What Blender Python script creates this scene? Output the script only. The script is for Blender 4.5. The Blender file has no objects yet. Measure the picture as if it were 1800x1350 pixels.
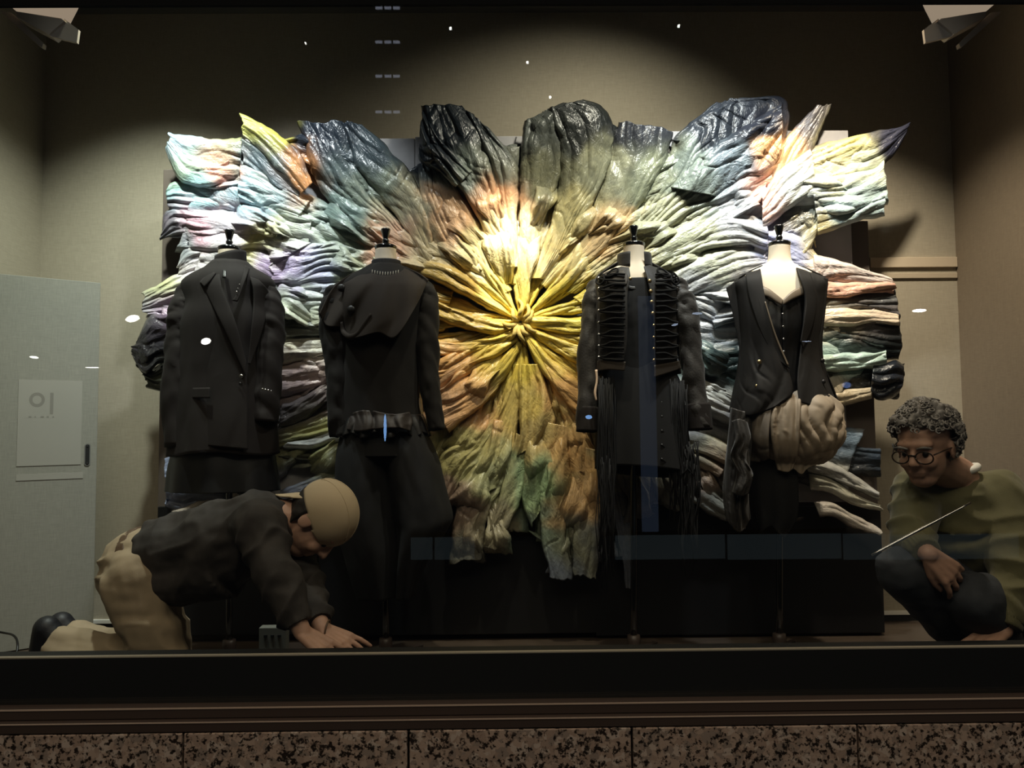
import bpy, bmesh, math, random
import numpy as np
from mathutils import Vector, Matrix
random.seed(7)
SC = bpy.context.scene
COL = SC.collection
# ---------------------------------------------------------------- camera
F = 1340.0
CAM = Vector((0.0, -2.05, 0.88))
YAW, PITCH, ROLL = math.radians(-0.55), math.radians(3.2), math.radians(-0.5)
RM = Matrix.Rotation(YAW, 3, 'Z') @ Matrix.Rotation(math.pi/2 + PITCH, 3, 'X') @ Matrix.Rotation(ROLL, 3, 'Z')
cd = bpy.data.cameras.new('camera')
cd.sensor_width = 36.0
cd.lens = 36.0 * F / 1800.0
cd.clip_start = 0.02
cam = bpy.data.objects.new('camera', cd)
cam.matrix_world = Matrix.Translation(CAM) @ RM.to_4x4()
COL.objects.link(cam)
SC.camera = cam
# ---------------------------------------------------------------- view, world, lights
SC.view_settings.view_transform = 'Standard'
SC.view_settings.look = 'None'
SC.view_settings.gamma = 1.0
SC.view_settings.use_curve_mapping = False
SC.view_settings.exposure = 0.0
w = bpy.data.worlds.new('night'); SC.world = w; w.use_nodes = True
w.node_tree.nodes['Background'].inputs[0].default_value = (0.55, 0.62, 0.75, 1)
w.node_tree.nodes['Background'].inputs[1].default_value = 0.012

def spot(name, loc, target, power, angle, blend, color, radius=0.04):
    l = bpy.data.lights.new(name, 'SPOT')
    l.energy = power; l.spot_size = math.radians(angle); l.spot_blend = blend
    l.color = color; l.shadow_soft_size = radius
    o = bpy.data.objects.new(name, l); COL.objects.link(o)
    o.location = loc
    o.rotation_euler = (Vector(target) - Vector(loc)).to_track_quat('-Z', 'Y').to_euler()
    return o
def area(name, loc, target, power, sx, sy, color):
    l = bpy.data.lights.new(name, 'AREA')
    l.shape = 'RECTANGLE'; l.size = sx; l.size_y = sy; l.energy = power; l.color = color
    o = bpy.data.objects.new(name, l); COL.objects.link(o)
    o.location = loc
    o.rotation_euler = (Vector(target) - Vector(loc)).to_track_quat('-Z', 'Y').to_euler()
    return o
WARM = (1.0, 0.86, 0.62); COOL = (0.92, 0.97, 1.0); NEUT = (1.0, 0.95, 0.85)
spot('spot_centre', (0.04, 0.42, 2.74), (0.03, 1.12, 1.47), 290, 16, 1.0, (1.0, .88, .66))
spot('spot_centre_wide', (0.55, 0.40, 2.74), (0.30, 1.25, 1.50), 62, 112, 1.0, (1.0, .93, .76))
spot('spot_centre_low', (0.05, 0.36, 2.74), (0.05, 1.10, 0.95), 120, 42, 1.0, (1.0, .90, .70))
spot('spot_left', (-0.75, 0.48, 2.74), (-0.95, 1.15, 1.45), 92, 74, 1.0, COOL)
spot('spot_far_left', (-1.30, 0.52, 2.74), (-1.60, 1.20, 0.95), 160, 84, 1.0, (.94, 1.0, .88))
spot('spot_right', (0.80, 0.48, 2.74), (0.95, 1.15, 1.45), 118, 74, 1.0, COOL)
spot('spot_far_right', (1.35, 0.52, 2.74), (1.60, 1.20, 0.85), 185, 76, 1.0, (1.0, .85, .66))
area('outside_fill', (0.0, -1.25, 3.6), (0, 0.1, 0.0), 24.0, 4.5, 0.5, (1.0, 0.78, 0.56))  # unseen warm fill added above the window for granite and people
area('front_fill', (0.0, -3.7, 4.7), (0, 0.5, 0.4), 74.0, 6.0, 0.8, (1.0, 0.84, 0.64))  # unseen front fill added behind the camera to brighten the people

def at(px, py, Y):
    d = RM @ Vector(((px - 900.0) / F, -(py - 675.0) / F, -1.0))
    t = (Y - CAM.y) / d.y
    return CAM + d * t
RMn = np.array(RM)
def atn(px, py, Y):
    px = np.asarray(px, float); py = np.asarray(py, float); Y = np.asarray(Y, float)
    d = np.stack([(px - 900.0) / F, -(py - 675.0) / F, -np.ones_like(px)], -1) @ RMn.T
    t = (Y - CAM.y) / d[..., 1]
    return np.array(CAM) + d * t[..., None]
def mpp(Y): return (Y - CAM.y) / F          # metres per pixel at depth plane Y

# ---------------------------------------------------------------- noise
_rs = np.random.RandomState(3)
_T = _rs.rand(256, 256) * 2 - 1
def vn(x, y, s=0):
    x = np.asarray(x, float) + s * 17.31; y = np.asarray(y, float) + s * 9.77
    xi = np.floor(x).astype(int); yi = np.floor(y).astype(int)
    fx = x - xi; fy = y - yi
    fx = fx*fx*fx*(fx*(fx*6-15)+10); fy = fy*fy*fy*(fy*(fy*6-15)+10)
    g = lambda a, b: _T[a & 255, b & 255]
    return (g(xi, yi)*(1-fx)*(1-fy) + g(xi+1, yi)*fx*(1-fy) + g(xi, yi+1)*(1-fx)*fy + g(xi+1, yi+1)*fx*fy)
def fbm(x, y, s=0, o=3):
    r = 0; a = 1.0
    for i in range(o):
        r = r + a * vn(x * 2**i, y * 2**i, s + i * 5); a *= 0.5
    return r
def vn3(p, f, s=0):
    a = vn(p[..., 0]*f, p[..., 1]*f, s); b = vn(p[..., 1]*f + 7, p[..., 2]*f, s+3); c = vn(p[..., 2]*f + 13, p[..., 0]*f, s+6)
    return (a + b + c) / 1.7

# ---------------------------------------------------------------- object helpers
def tag(o, label=None, cat=None, group=None, kind=None):
    if label: o['label'] = label
    if cat: o['category'] = cat
    if group: o['group'] = group
    if kind: o['kind'] = kind
    return o
def thing(name, label, cat, loc=(0, 0, 0), group=None):
    o = bpy.data.objects.new(name, None); COL.objects.link(o)
    o.location = loc; o.empty_display_size = 0.05
    return tag(o, label, cat, group)
def link(name, me, mat=None, parent=None, smooth=True):
    o = bpy.data.objects.new(name, me); COL.objects.link(o)
    if mat is not None and len(me.materials) == 0: me.materials.append(mat)
    if smooth: me.shade_smooth()
    if parent is not None:
        o.parent = parent
        o.matrix_parent_inverse = Matrix.Translation(-Vector(parent.location)) if parent.parent is None else Matrix.Identity(4)
    return o
def mesh_np(name, verts, faces):
    me = bpy.data.meshes.new(name)
    me.from_pydata(np.asarray(verts).tolist(), [], faces if isinstance(faces, list) else faces.tolist())
    me.update()
    return me
def grid_faces(n, m, wrap=False):
    i = np.arange(n - 1)[:, None]; mm = m if wrap else m - 1
    j = np.arange(mm)[None, :]; j2 = (j + 1) % m
    f = np.stack([i*m + j, i*m + j2, (i+1)*m + j2, (i+1)*m + j], -1)
    return f.reshape(-1, 4)
def box_bm(bm, c, s, rot=None, bevel=0.0):
    r = bmesh.ops.create_cube(bm, size=1.0)
    vs = r['verts']
    bmesh.ops.scale(bm, vec=s, verts=vs)
    if bevel > 0:
        es = list({e for v in vs for e in v.link_edges})
        rb = bmesh.ops.bevel(bm, geom=es, offset=bevel, segments=2, affect='EDGES', profile=0.5)
        vs = list({v for f in rb['faces'] for v in f.verts} | {v for v in vs if v.is_valid})
    if rot is not None: bmesh.ops.rotate(bm, cent=(0, 0, 0), matrix=rot, verts=vs)
    bmesh.ops.translate(bm, vec=c, verts=vs)
def box(name, lo, hi, mat, parent=None, bevel=0.003, rot=None):
    bm = bmesh.new()
    lo = Vector(lo); hi = Vector(hi)
    box_bm(bm, (lo + hi) / 2, [abs(a) for a in (hi - lo)], rot, bevel)
    me = bpy.data.meshes.new(name); bm.to_mesh(me); bm.free()
    return link(name, me, mat, parent, smooth=False)
def tube_np(pts, rads, n=12, flat=1.0, closed_ends=True):
    """tube through 3D points with a radius each -> verts, faces"""
    P = [Vector(p) for p in pts]
    V = []; N = len(P); up = None
    for i, p in enumerate(P):
        t = (P[min(i+1, N-1)] - P[max(i-1, 0)]).normalized()
        if up is None:
            up = Vector((0, -1, 0)) if abs(t.y) < 0.9 else Vector((1, 0, 0))
        a = t.cross(up); a.normalize(); b = a.cross(t).normalized(); up = b
        for k in range(n):
            th = 2 * math.pi * k / n
            V.append(p + a * (math.cos(th) * rads[i]) + b * (math.sin(th) * rads[i] * flat))
    f = grid_faces(N, n, True).tolist()
    if closed_ends:
        f.append(list(range(n))[::-1]); f.append([(N-1)*n + k for k in range(n)])
    return [tuple(v) for v in V], f
def smooth_path(pts, k=6):
    """Catmull-Rom through tuples of any length"""
    P = np.array(pts, float)
    if len(P) < 3: 
        t = np.linspace(0, 1, k + 1)[:, None]; return P[0] * (1-t) + P[-1] * t
    Q = np.vstack([2*P[0] - P[1], P, 2*P[-1] - P[-2]])
    out = []
    for i in range(1, len(Q) - 2):
        for j in range(k):
            t = j / k
            out.append(0.5*((2*Q[i]) + (-Q[i-1]+Q[i+1])*t + (2*Q[i-1]-5*Q[i]+4*Q[i+1]-Q[i+2])*t*t + (-Q[i-1]+3*Q[i]-3*Q[i+1]+Q[i+2])*t**3))
    out.append(P[-1])
    return np.array(out)
def tube(name, pts, rads, mat, parent=None, n=12, flat=1.0, smooth=6):
    pr = np.array([list(p) + [r] for p, r in zip(pts, rads)])
    if smooth: pr = smooth_path(pr, smooth)
    v, f = tube_np(pr[:, :3], pr[:, 3], n, flat)
    return link(name, mesh_np(name, v, f), mat, parent)
def lathe(name, prof, c, mat, parent=None, n=28):
    """prof: (radius, z) pairs about the vertical through c"""
    V = []; 
    for r, z in prof:
        for k in range(n):
            th = 2*math.pi*k/n
            V.append((c[0] + r*math.cos(th), c[1] + r*math.sin(th), c[2] + z))
    f = grid_faces(len(prof), n, True).tolist()
    f.append(list(range(n))[::-1]); f.append([(len(prof)-1)*n + k for k in range(n)])
    return link(name, mesh_np(name, V, f), mat, parent)
def solid(o, th, off=0.0):
    m = o.modifiers.new('thickness', 'SOLIDIFY'); m.thickness = th; m.offset = off
    return o

# ---------------------------------------------------------------- materials
def mat(name, col, rough=0.6, bump=0.0, bscale=200.0, metal=0.0, spec=0.4, var=0.0, vscale=5.0, sheen=0.0, coat=0.0, stretch=None):
    m = bpy.data.materials.new(name); m.use_nodes = True
    nt = m.node_tree; b = nt.nodes['Principled BSDF']
    b.inputs['Base Color'].default_value = (*col, 1); b.inputs['Roughness'].default_value = rough
    b.inputs['Metallic'].default_value = metal; b.inputs['Specular IOR Level'].default_value = spec
    if sheen: b.inputs['Sheen Weight'].default_value = sheen
    if coat: b.inputs['Coat Weight'].default_value = coat; b.inputs['Coat Roughness'].default_value = 0.15
    tc = nt.nodes.new('ShaderNodeTexCoord')
    vec = tc.outputs['Object']
    if stretch:
        mp = nt.nodes.new('ShaderNodeMapping'); mp.inputs['Scale'].default_value = stretch
        nt.links.new(vec, mp.inputs['Vector']); vec = mp.outputs['Vector']
    if var > 0:
        n = nt.nodes.new('ShaderNodeTexNoise'); n.inputs['Scale'].default_value = vscale; n.inputs['Detail'].default_value = 4
        nt.links.new(vec, n.inputs['Vector'])
        r = nt.nodes.new('ShaderNodeValToRGB')
        r.color_ramp.elements[0].position = 0.3; r.color_ramp.elements[1].position = 0.7
        r.color_ramp.elements[0].color = (*[c*(1-var) for c in col], 1); r.color_ramp.elements[1].color = (*[min(1, c*(1+var)) for c in col], 1)
        nt.links.new(n.outputs['Fac'], r.inputs['Fac']); nt.links.new(r.outputs['Color'], b.inputs['Base Color'])
    if bump > 0:
        n2 = nt.nodes.new('ShaderNodeTexNoise'); n2.inputs['Scale'].default_value = bscale; n2.inputs['Detail'].default_value = 3
        nt.links.new(vec, n2.inputs['Vector'])
        bp = nt.nodes.new('ShaderNodeBump'); bp.inputs['Strength'].default_value = bump; bp.inputs['Distance'].default_value = 0.002
        nt.links.new(n2.outputs['Fac'], bp.inputs['Height']); nt.links.new(bp.outputs['Normal'], b.inputs['Normal'])
    return m
def emis(name, col, s):
    m = bpy.data.materials.new(name); m.use_nodes = True
    nt = m.node_tree; nt.nodes.remove(nt.nodes['Principled BSDF'])
    e = nt.nodes.new('ShaderNodeEmission'); e.inputs[0].default_value = (*col, 1); e.inputs[1].default_value = s
    nt.links.new(e.outputs[0], nt.nodes['Material Output'].inputs[0]); return m
def wallpaper(name, col):
    m = bpy.data.materials.new(name); m.use_nodes = True
    nt = m.node_tree; b = nt.nodes['Principled BSDF']; b.inputs['Roughness'].default_value = 0.85; b.inputs['Specular IOR Level'].default_value = 0.15
    tc = nt.nodes.new('ShaderNodeTexCoord')
    hs = []
    for sc in ((25, 25, 420), (420, 420, 25)):
        mp = nt.nodes.new('ShaderNodeMapping'); mp.inputs['Scale'].default_value = sc
        nt.links.new(tc.outputs['Object'], mp.inputs['Vector'])
        n = nt.nodes.new('ShaderNodeTexNoise'); n.inputs['Scale'].default_value = 1.0; n.inputs['Detail'].default_value = 2
        nt.links.new(mp.outputs['Vector'], n.inputs['Vector']); hs.append(n.outputs['Fac'])
    ad = nt.nodes.new('ShaderNodeMath'); ad.operation = 'ADD'
    nt.links.new(hs[0], ad.inputs[0]); nt.links.new(hs[1], ad.inputs[1])
    r = nt.nodes.new('ShaderNodeValToRGB')
    r.color_ramp.elements[0].position = 0.35; r.color_ramp.elements[1].position = 0.75
    mr = nt.nodes.new('ShaderNodeMath'); mr.operation = 'MULTIPLY'; mr.inputs[1].default_value = 0.5
    nt.links.new(ad.outputs[0], mr.inputs[0]); nt.links.new(mr.outputs[0], r.inputs['Fac'])
    r.color_ramp.elements[0].color = (*[c*0.86 for c in col], 1); r.color_ramp.elements[1].color = (*[c*1.12 for c in col], 1)
    nt.links.new(r.outputs['Color'], b.inputs['Base Color'])
    bp = nt.nodes.new('ShaderNodeBump'); bp.inputs['Strength'].default_value = 0.25; bp.inputs['Distance'].default_value = 0.001
    nt.links.new(ad.outputs[0], bp.inputs['Height']); nt.links.new(bp.outputs['Normal'], b.inputs['Normal'])
    return m
def granite(name):
    m = bpy.data.materials.new(name); m.use_nodes = True
    nt = m.node_tree; b = nt.nodes['Principled BSDF']; b.inputs['Roughness'].default_value = 0.45
    tc = nt.nodes.new('ShaderNodeTexCoord')
    oi = nt.nodes.new('ShaderNodeObjectInfo')
    va = nt.nodes.new('ShaderNodeVectorMath'); va.operation = 'ADD'
    nt.links.new(tc.outputs['Object'], va.inputs[0]); nt.links.new(oi.outputs['Random'], va.inputs[1])
    nz = nt.nodes.new('ShaderNodeTexNoise'); nz.inputs['Scale'].default_value = 60; nz.inputs['Detail'].default_value = 3
    nt.links.new(va.outputs[0], nz.inputs['Vector'])
    mx = nt.nodes.new('ShaderNodeMixRGB'); mx.inputs[0].default_value = 0.03
    nt.links.new(va.outputs[0], mx.inputs[1]); nt.links.new(nz.outputs['Color'], mx.inputs[2])
    v1 = nt.nodes.new('ShaderNodeTexVoronoi'); v1.inputs['Scale'].default_value = 62; v1.feature = 'F1'
    nt.links.new(mx.outputs[0], v1.inputs['Vector'])
    bw = nt.nodes.new('ShaderNodeSeparateColor'); nt.links.new(v1.outputs['Color'], bw.inputs[0])
    r = nt.nodes.new('ShaderNodeValToRGB'); cr = r.color_ramp; cr.interpolation = 'CONSTANT'
    cr.elements[0].position = 0; cr.elements[0].color = (.34, .255, .20, 1)
    cr.elements[1].position = 0.30; cr.elements[1].color = (.41, .315, .25, 1)
    for p, c in ((0.6, (.28, .225, .185)), (0.8, (.48, .40, .335))):
        e = cr.elements.new(p); e.color = (*c, 1)
    nt.links.new(bw.outputs[0], r.inputs['Fac'])
    n3 = nt.nodes.new('ShaderNodeTexNoise'); n3.inputs['Scale'].default_value = 75; n3.inputs['Detail'].default_value = 5; n3.inputs['Roughness'].default_value = 0.65
    nt.links.new(va.outputs[0], n3.inputs['Vector'])
    r3 = nt.nodes.new('ShaderNodeValToRGB'); r3.color_ramp.elements[0].position = 0.42; r3.color_ramp.elements[1].position = 0.49
    r3.color_ramp.elements[0].color = (0.05, 0.045, 0.04, 1); r3.color_ramp.elements[1].color = (1, 1, 1, 1)
    nt.links.new(n3.outputs['Fac'], r3.inputs['Fac'])
    mul = nt.nodes.new('ShaderNodeMixRGB'); mul.blend_type = 'MULTIPLY'; mul.inputs[0].default_value = 1
    nt.links.new(r.outputs['Color'], mul.inputs[1]); nt.links.new(r3.outputs['Color'], mul.inputs[2])
    nt.links.new(mul.outputs[0], b.inputs['Base Color'])
    return m
def glass_mat(name):
    m = bpy.data.materials.new(name); m.use_nodes = True
    nt = m.node_tree; nt.nodes.remove(nt.nodes['Principled BSDF'])
    t = nt.nodes.new('ShaderNodeBsdfTransparent'); t.inputs[0].default_value = (0.97, 0.985, 0.975, 1)
    g = nt.nodes.new('ShaderNodeBsdfGlossy'); g.inputs['Roughness'].default_value = 0.0
    fr = nt.nodes.new('ShaderNodeFresnel'); fr.inputs['IOR'].default_value = 1.5
    ge = nt.nodes.new('ShaderNodeNewGeometry'); ior = nt.nodes.new('ShaderNodeMapRange')      # the ray is not bent, so leave the pane as it came in
    ior.inputs['To Min'].default_value = 1.5; ior.inputs['To Max'].default_value = 1/1.5
    nt.links.new(ge.outputs['Backfacing'], ior.inputs['Value']); nt.links.new(ior.outputs['Result'], fr.inputs['IOR'])
    mx = nt.nodes.new('ShaderNodeMixShader')
    nt.links.new(fr.outputs[0], mx.inputs[0]); nt.links.new(t.outputs[0], mx.inputs[1]); nt.links.new(g.outputs[0], mx.inputs[2])
    nt.links.new(mx.outputs[0], nt.nodes['Material Output'].inputs[0]); return m

M = dict(
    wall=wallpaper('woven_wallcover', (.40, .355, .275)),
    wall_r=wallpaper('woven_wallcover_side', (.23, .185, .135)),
    door=wallpaper('door_laminate', (.27, .265, .23)),
    white=mat('white_paint', (.78, .76, .70), 0.5),
    floor=mat('dark_floor', (.06, .044, .032), 0.42, 0.1, 60, var=0.25, vscale=8, stretch=(1, 12, 1)),
    ceil=mat('ceiling_paint', (.10, .095, .085), 0.8),
    black=mat('black_lacquer', (.004, .004, .004), 0.35),
    blackmatte=mat('black_matte_paint', (.010, .010, .010), 0.6, 0.05, 80),
    bronze=mat('dark_bronze_metal', (.055, .040, .033), 0.4, 0.03, 40),
    edge_highlight=mat('painted_edge_highlight', (.45, .36, .29), 0.35),
    mortar=mat('dark_mortar', (.02, .017, .014), 0.9),
    granite=granite('speckled_granite'),
    glass=glass_mat('window_glass'),
    board=mat('brown_board', (.115, .092, .078), 0.55, 0.12, 30, var=0.18, vscale=6),
    boardblack=mat('black_board', (.007, .007, .0075), 0.42, 0.05, 40),
    painted=mat('sprayed_grey_panel', (.36, .35, .36), 0.6, 0.1, 40, var=0.35, vscale=5),
    cream=mat('cream_linen', (.80, .68, .52), 0.75, 0.12, 700),
    gloss=mat('black_gloss_wood', (.006, .006, .006), 0.12, spec=0.6, coat=0.6),
    wool=mat('black_wool', (.0105, .0074, .0060), 0.8, 0.25, 900, sheen=0.02, spec=0.25),
    cape_lit=mat('black_crepe_lit', (.026, .0205, .0165), 0.8, 0.25, 1000, spec=0.2),  # lighter crepe copy; light caught by the cape is put into its colour
    wool2=mat('black_crepe', (.0082, .0068, .0056), 0.8, 0.25, 1000, sheen=0.03, spec=0.2),
    satin=mat('black_satin', (.005, .0047, .0047), 0.42, 0.1, 400, spec=0.5),
    jersey=mat('black_jersey', (.0036, .0036, .004), 0.85, 0.2, 900),
    velvet=mat('charcoal_velvet', (.018, .0150, .0125), 0.6, 0.5, 150, sheen=0.08),
    braid=mat('black_braid', (.0055, .005, .0045), 0.85, 0.5, 900, spec=.2),
    olive=mat('olive_brown_facing', (.036, .027, .019), 0.6, 0.15, 800),
    vest=mat('charcoal_suiting', (.0115, .010, .009), 0.72, 0.3, 1000, spec=.25),
    taupe=mat('taupe_satin', (.16, .125, .09), 0.42, 0.1, 500),
    beige=mat('beige_cotton', (.25, .198, .142), 0.62, 0.25, 350),
    metal=mat('brushed_steel', (.55, .54, .52), 0.25, metal=1.0),
    brass=mat('old_brass', (.55, .42, .22), 0.3, metal=1.0),
    pearl=mat('white_stitching', (.75, .72, .66), 0.5),
    grey_plastic=mat('grey_plastic', (.16, .16, .15), 0.45),
    skin=mat('skin', (.46, .27, .19), 0.5, 0.15, 250, var=0.12, vscale=30),
    hair=mat('grey_hair', (.20, .185, .17), 0.5, 0.4, 300, var=0.5, vscale=60),
    dark_hair=mat('dark_hair', (.02, .016, .013), 0.5, 0.4, 300),
    denim_jacket=mat('black_canvas_jacket', (.040, .034, .030), 0.75, 0.35, 500, var=0.3, vscale=14),
    khaki=mat('khaki_cotton', (.33, .255, .165), 0.75, 0.3, 500, var=0.12, vscale=10),
    cap=mat('tan_cap_cotton', (.50, .39, .25), 0.75, 0.3, 600),
    sweater=mat('olive_knit', (.115, .105, .048), 0.85, 0.5, 500, sheen=0.2),
    jeans=mat('dark_denim', (.036, .040, .047), 0.8, 0.4, 500, var=0.5, vscale=6),
    leather=mat('brown_leather', (.10, .06, .035), 0.5, 0.2, 200),
    shoe=mat('black_shoe', (.012, .012, .015), 0.5, 0.2, 200),
    lampbody=mat('grey_lamp_body', (.30, .25, .20), 0.5),
    lampface=emis('cream_lamp_reflector', (1.0, .76, .55), .32),
)
# ================================================================ SETTING
YW, XL, XR, ZC = 1.39, -2.10, 2.075, 2.8
XO = 3.2
def struct(o): o['kind'] = 'structure'; return o
struct(box('floor', (XL-.1, 0.02, -0.06), (XR+.1, YW+.1, 0.0), M['floor'], bevel=0))
struct(box('wall_back', (XL-.1, YW, 0.0), (XR+.1, YW+.1, ZC), M['wall'], bevel=0))
struct(box('wall_left', (XL-.1, 0.0, 0.0), (XL, YW, ZC), M['wall'], bevel=0))
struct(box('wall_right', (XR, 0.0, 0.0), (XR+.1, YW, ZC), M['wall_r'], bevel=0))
struct(box('ceiling', (XL-.1, 0.0, ZC), (XR+.1, YW+.1, ZC+.1), M['ceil'], bevel=0))
# white skirting strip along the back wall with a dark shadow gap under it
struct(box('baseboard_back', (XL, YW-.012, 0.028), (XR, YW, 0.046), M['white'], bevel=0.002))
struct(box('trim_1', (XL, YW-.004, 0.0), (XR, YW, 0.028), M['blackmatte'], bevel=0))
# pale two-step strip, a reflection in the glass built solid on the wall
pl = at(1527, 456, YW); pr_ = at(1706, 486, YW)
lg = struct(box('trim_2', (pl.x, YW-.014, pl.z-.040), (XR-.002, YW, pl.z+.006), mat('reflected_strip', (.56, .46, .34), .6), bevel=.002))
z2 = at(1600, 486, YW).z
struct(box('trim_3', (pl.x, YW-.010, z2-.010), (XR-.002, YW, z2+.014), mat('reflected_strip_lower', (.46, .38, .28), .6), bevel=.002))

# glass front
zt = at(900, 5, 0).z; zs = at(900, 1147, 0).z; zb = at(900, 1229, 0).z
win = struct(box('window_1', (-XO, -0.004, zb-.02), (XO, 0.004, zt+.05), M['glass'], bevel=0))
struct(box('trim_4', (-XO, 0.006, zt), (XO, 0.018, ZC+.2), mat('matte_black_header', (.004, .004, .004), .95, spec=0.05), bevel=0))          # header
struct(box('trim_5', (-XO, 0.006, -0.02), (XO, 0.075, zs-.004), M['blackmatte'], bevel=0))   # black ledge body
struct(box('trim_6', (-XO, 0.006, zs-.004), (XO, 0.020, zs), mat('ledge_lip', (.42, .37, .30), .4), bevel=.0005))
# metal frame under the glass: two bars, each edge highlight painted as a pale strip
z0, z1, z2_, z3 = zb, at(900, 1255, -.03).z, at(900, 1262, -.05).z, at(900, 1276, -.05).z
struct(box('trim_7', (-XO, -0.035, z1), (XO, 0.004, z0), M['bronze'], bevel=.002))
struct(box('trim_8', (-XO, -0.055, z3-.004), (XO, -0.002, z1-.001), M['bronze'], bevel=.002))
struct(box('trim_9', (-XO, -0.0365, z0-.003), (XO, -0.034, z0+.0005), M['edge_highlight'], bevel=0))
struct(box('trim_10', (-XO, -0.0565, z1-.004), (XO, -0.054, z1-.0015), M['edge_highlight'], bevel=0))
# granite plinth of separate blocks with recessed joints
plinth = box('wall_front', (-XO, -0.03, -0.62), (XO, 0.0, z3-.004), M['mortar'], bevel=0)
struct(plinth)
ztop = at(900, 1282, -.055).z
xs = [at(p, 1310, -.055).x for p in (-75, 322, 718, 1111, 1508, 1905)]
for r in range(2):
    for i in range(5):
        zhi = ztop - r*0.32
        box('granite_block', (xs[i]+.003, -0.058, zhi-.315), (xs[i+1]-.003, -0.03, zhi), M['granite'], plinth, bevel=.002)
struct(box('trim_11', (-XO, -0.05, z3-.012), (XO, -0.031, z3-.004), M['mortar'], bevel=0))

# ---- angled access door on the left
dz_top = 0
pA = at(0, 1133, 1.03); pA = Vector((-2.085, 1.00, 0.012))
pB = at(163, 1106, 1.235); pB.z = 0.012
ztopd = at(163, 498, 1.235).z
dv = (pB - pA); dv.z = 0; L = dv.length; ang = math.atan2(dv.y, dv.x)
door = thing('door_1', 'pale grey door leaf standing ajar', 'door', (pA.x, pA.y, 0)); del door['category'], door['label']; door['kind'] = 'structure'
Rz = Matrix.Rotation(ang, 3, 'Z')
def dbox(name, x0, x1, y0, y1, z0, z1, m, bevel=.002):
    bm = bmesh.new(); box_bm(bm, ((x0+x1)/2, (y0+y1)/2, (z0+z1)/2), (abs(x1-x0), abs(y1-y0), abs(z1-z0)), None, bevel)
    bmesh.ops.rotate(bm, cent=(0, 0, 0), matrix=Rz, verts=bm.verts)
    bmesh.ops.translate(bm, vec=(pA.x, pA.y, 0), verts=bm.verts)
    me = bpy.data.meshes.new(name); bm.to_mesh(me); bm.free()
    return link(name, me, m, door, smooth=False)
dbox('door_leaf', 0, L, -.012, .012, 0.004, ztopd, M['door'])
ph = at(150, 799, 1.22)
hx = L - 0.036
# recessed pill-shaped pull: dark oval plate, rim, two screws
def pill(name, cx, cz, hw, hh, y0, y1, m, par=None, n=14):
    pts = [(cx + hw*math.cos(math.pi*k/n), cz + (hh-hw) + hw*math.sin(math.pi*k/n)) for k in range(n+1)]
    pts += [(cx - hw*math.cos(math.pi*k/n), cz - (hh-hw) - hw*math.sin(math.pi*k/n)) for k in range(n+1)]
    V = [Rz @ Vector((x, y, z)) + Vector((pA.x, pA.y, 0)) for y in (y0, y1) for x, z in pts]
    k = len(pts); f = [list(range(k)), list(range(2*k-1, k-1, -1))] + [[i, (i+1) % k, k+(i+1) % k, k+i] for i in range(k)]
    return link(name, mesh_np(name, [tuple(v) for v in V], f), m, par or door, smooth=False)
hd = pill('handle', hx, ph.z, .0115, .047, -.0125, -.0150, M['grey_plastic'])
pill('handle_recess', hx, ph.z, .0080, .043, -.0151, -.0156, M['blackmatte'], hd)
pill('screw', hx, ph.z+.036, .0032, .0032, -.0157, -.0175, M['metal'], hd)
pill('screw', hx, ph.z-.036, .0032, .0032, -.0157, -.0175, M['metal'], hd)
# pale notice sheet added for a sign mirrored in the glass, letters and marks included
sheet = thing('sign_reflection', 'large pale paper notice standing in for a mirrored sign, round lettering on the grey door', 'overlay', (pA.x, pA.y, 0))
def reparent(o):
    o.parent = sheet; o.matrix_parent_inverse = Matrix.Translation(-Vector(sheet.location))
def sbox(name, x0, x1, y0, y1, z0, z1, m):
    o = dbox(name, x0, x1, y0, y1, z0, z1, m, 0); reparent(o); return o
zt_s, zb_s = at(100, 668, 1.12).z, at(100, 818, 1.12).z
pap = mat('pale_reflection', (.31, .30, .265), .7); pri = mat('reflected_print', (.21, .20, .175), .7)
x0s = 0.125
sbox('slab', x0s, L-.06, -.0140, -.0125, zb_s, zt_s, pap)
sbox('reflection_edge', x0s, L-.05, -.0140, -.0125, at(100, 843, 1.12).z, at(100, 832, 1.12).z, pap)
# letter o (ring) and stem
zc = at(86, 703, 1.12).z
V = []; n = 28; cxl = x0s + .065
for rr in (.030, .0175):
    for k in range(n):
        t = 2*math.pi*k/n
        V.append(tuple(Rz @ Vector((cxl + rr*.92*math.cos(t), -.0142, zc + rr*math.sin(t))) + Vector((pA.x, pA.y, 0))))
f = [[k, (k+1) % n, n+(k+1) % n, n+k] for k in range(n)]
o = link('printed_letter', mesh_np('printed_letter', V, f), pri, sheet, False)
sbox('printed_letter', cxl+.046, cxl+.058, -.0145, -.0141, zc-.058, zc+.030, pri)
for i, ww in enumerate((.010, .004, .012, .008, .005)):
    sbox('printed_mark', cxl-.028+i*.021, cxl-.028+i*.021+ww, -.0145, -.0141, zc-.073, zc-.067, pri)

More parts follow.
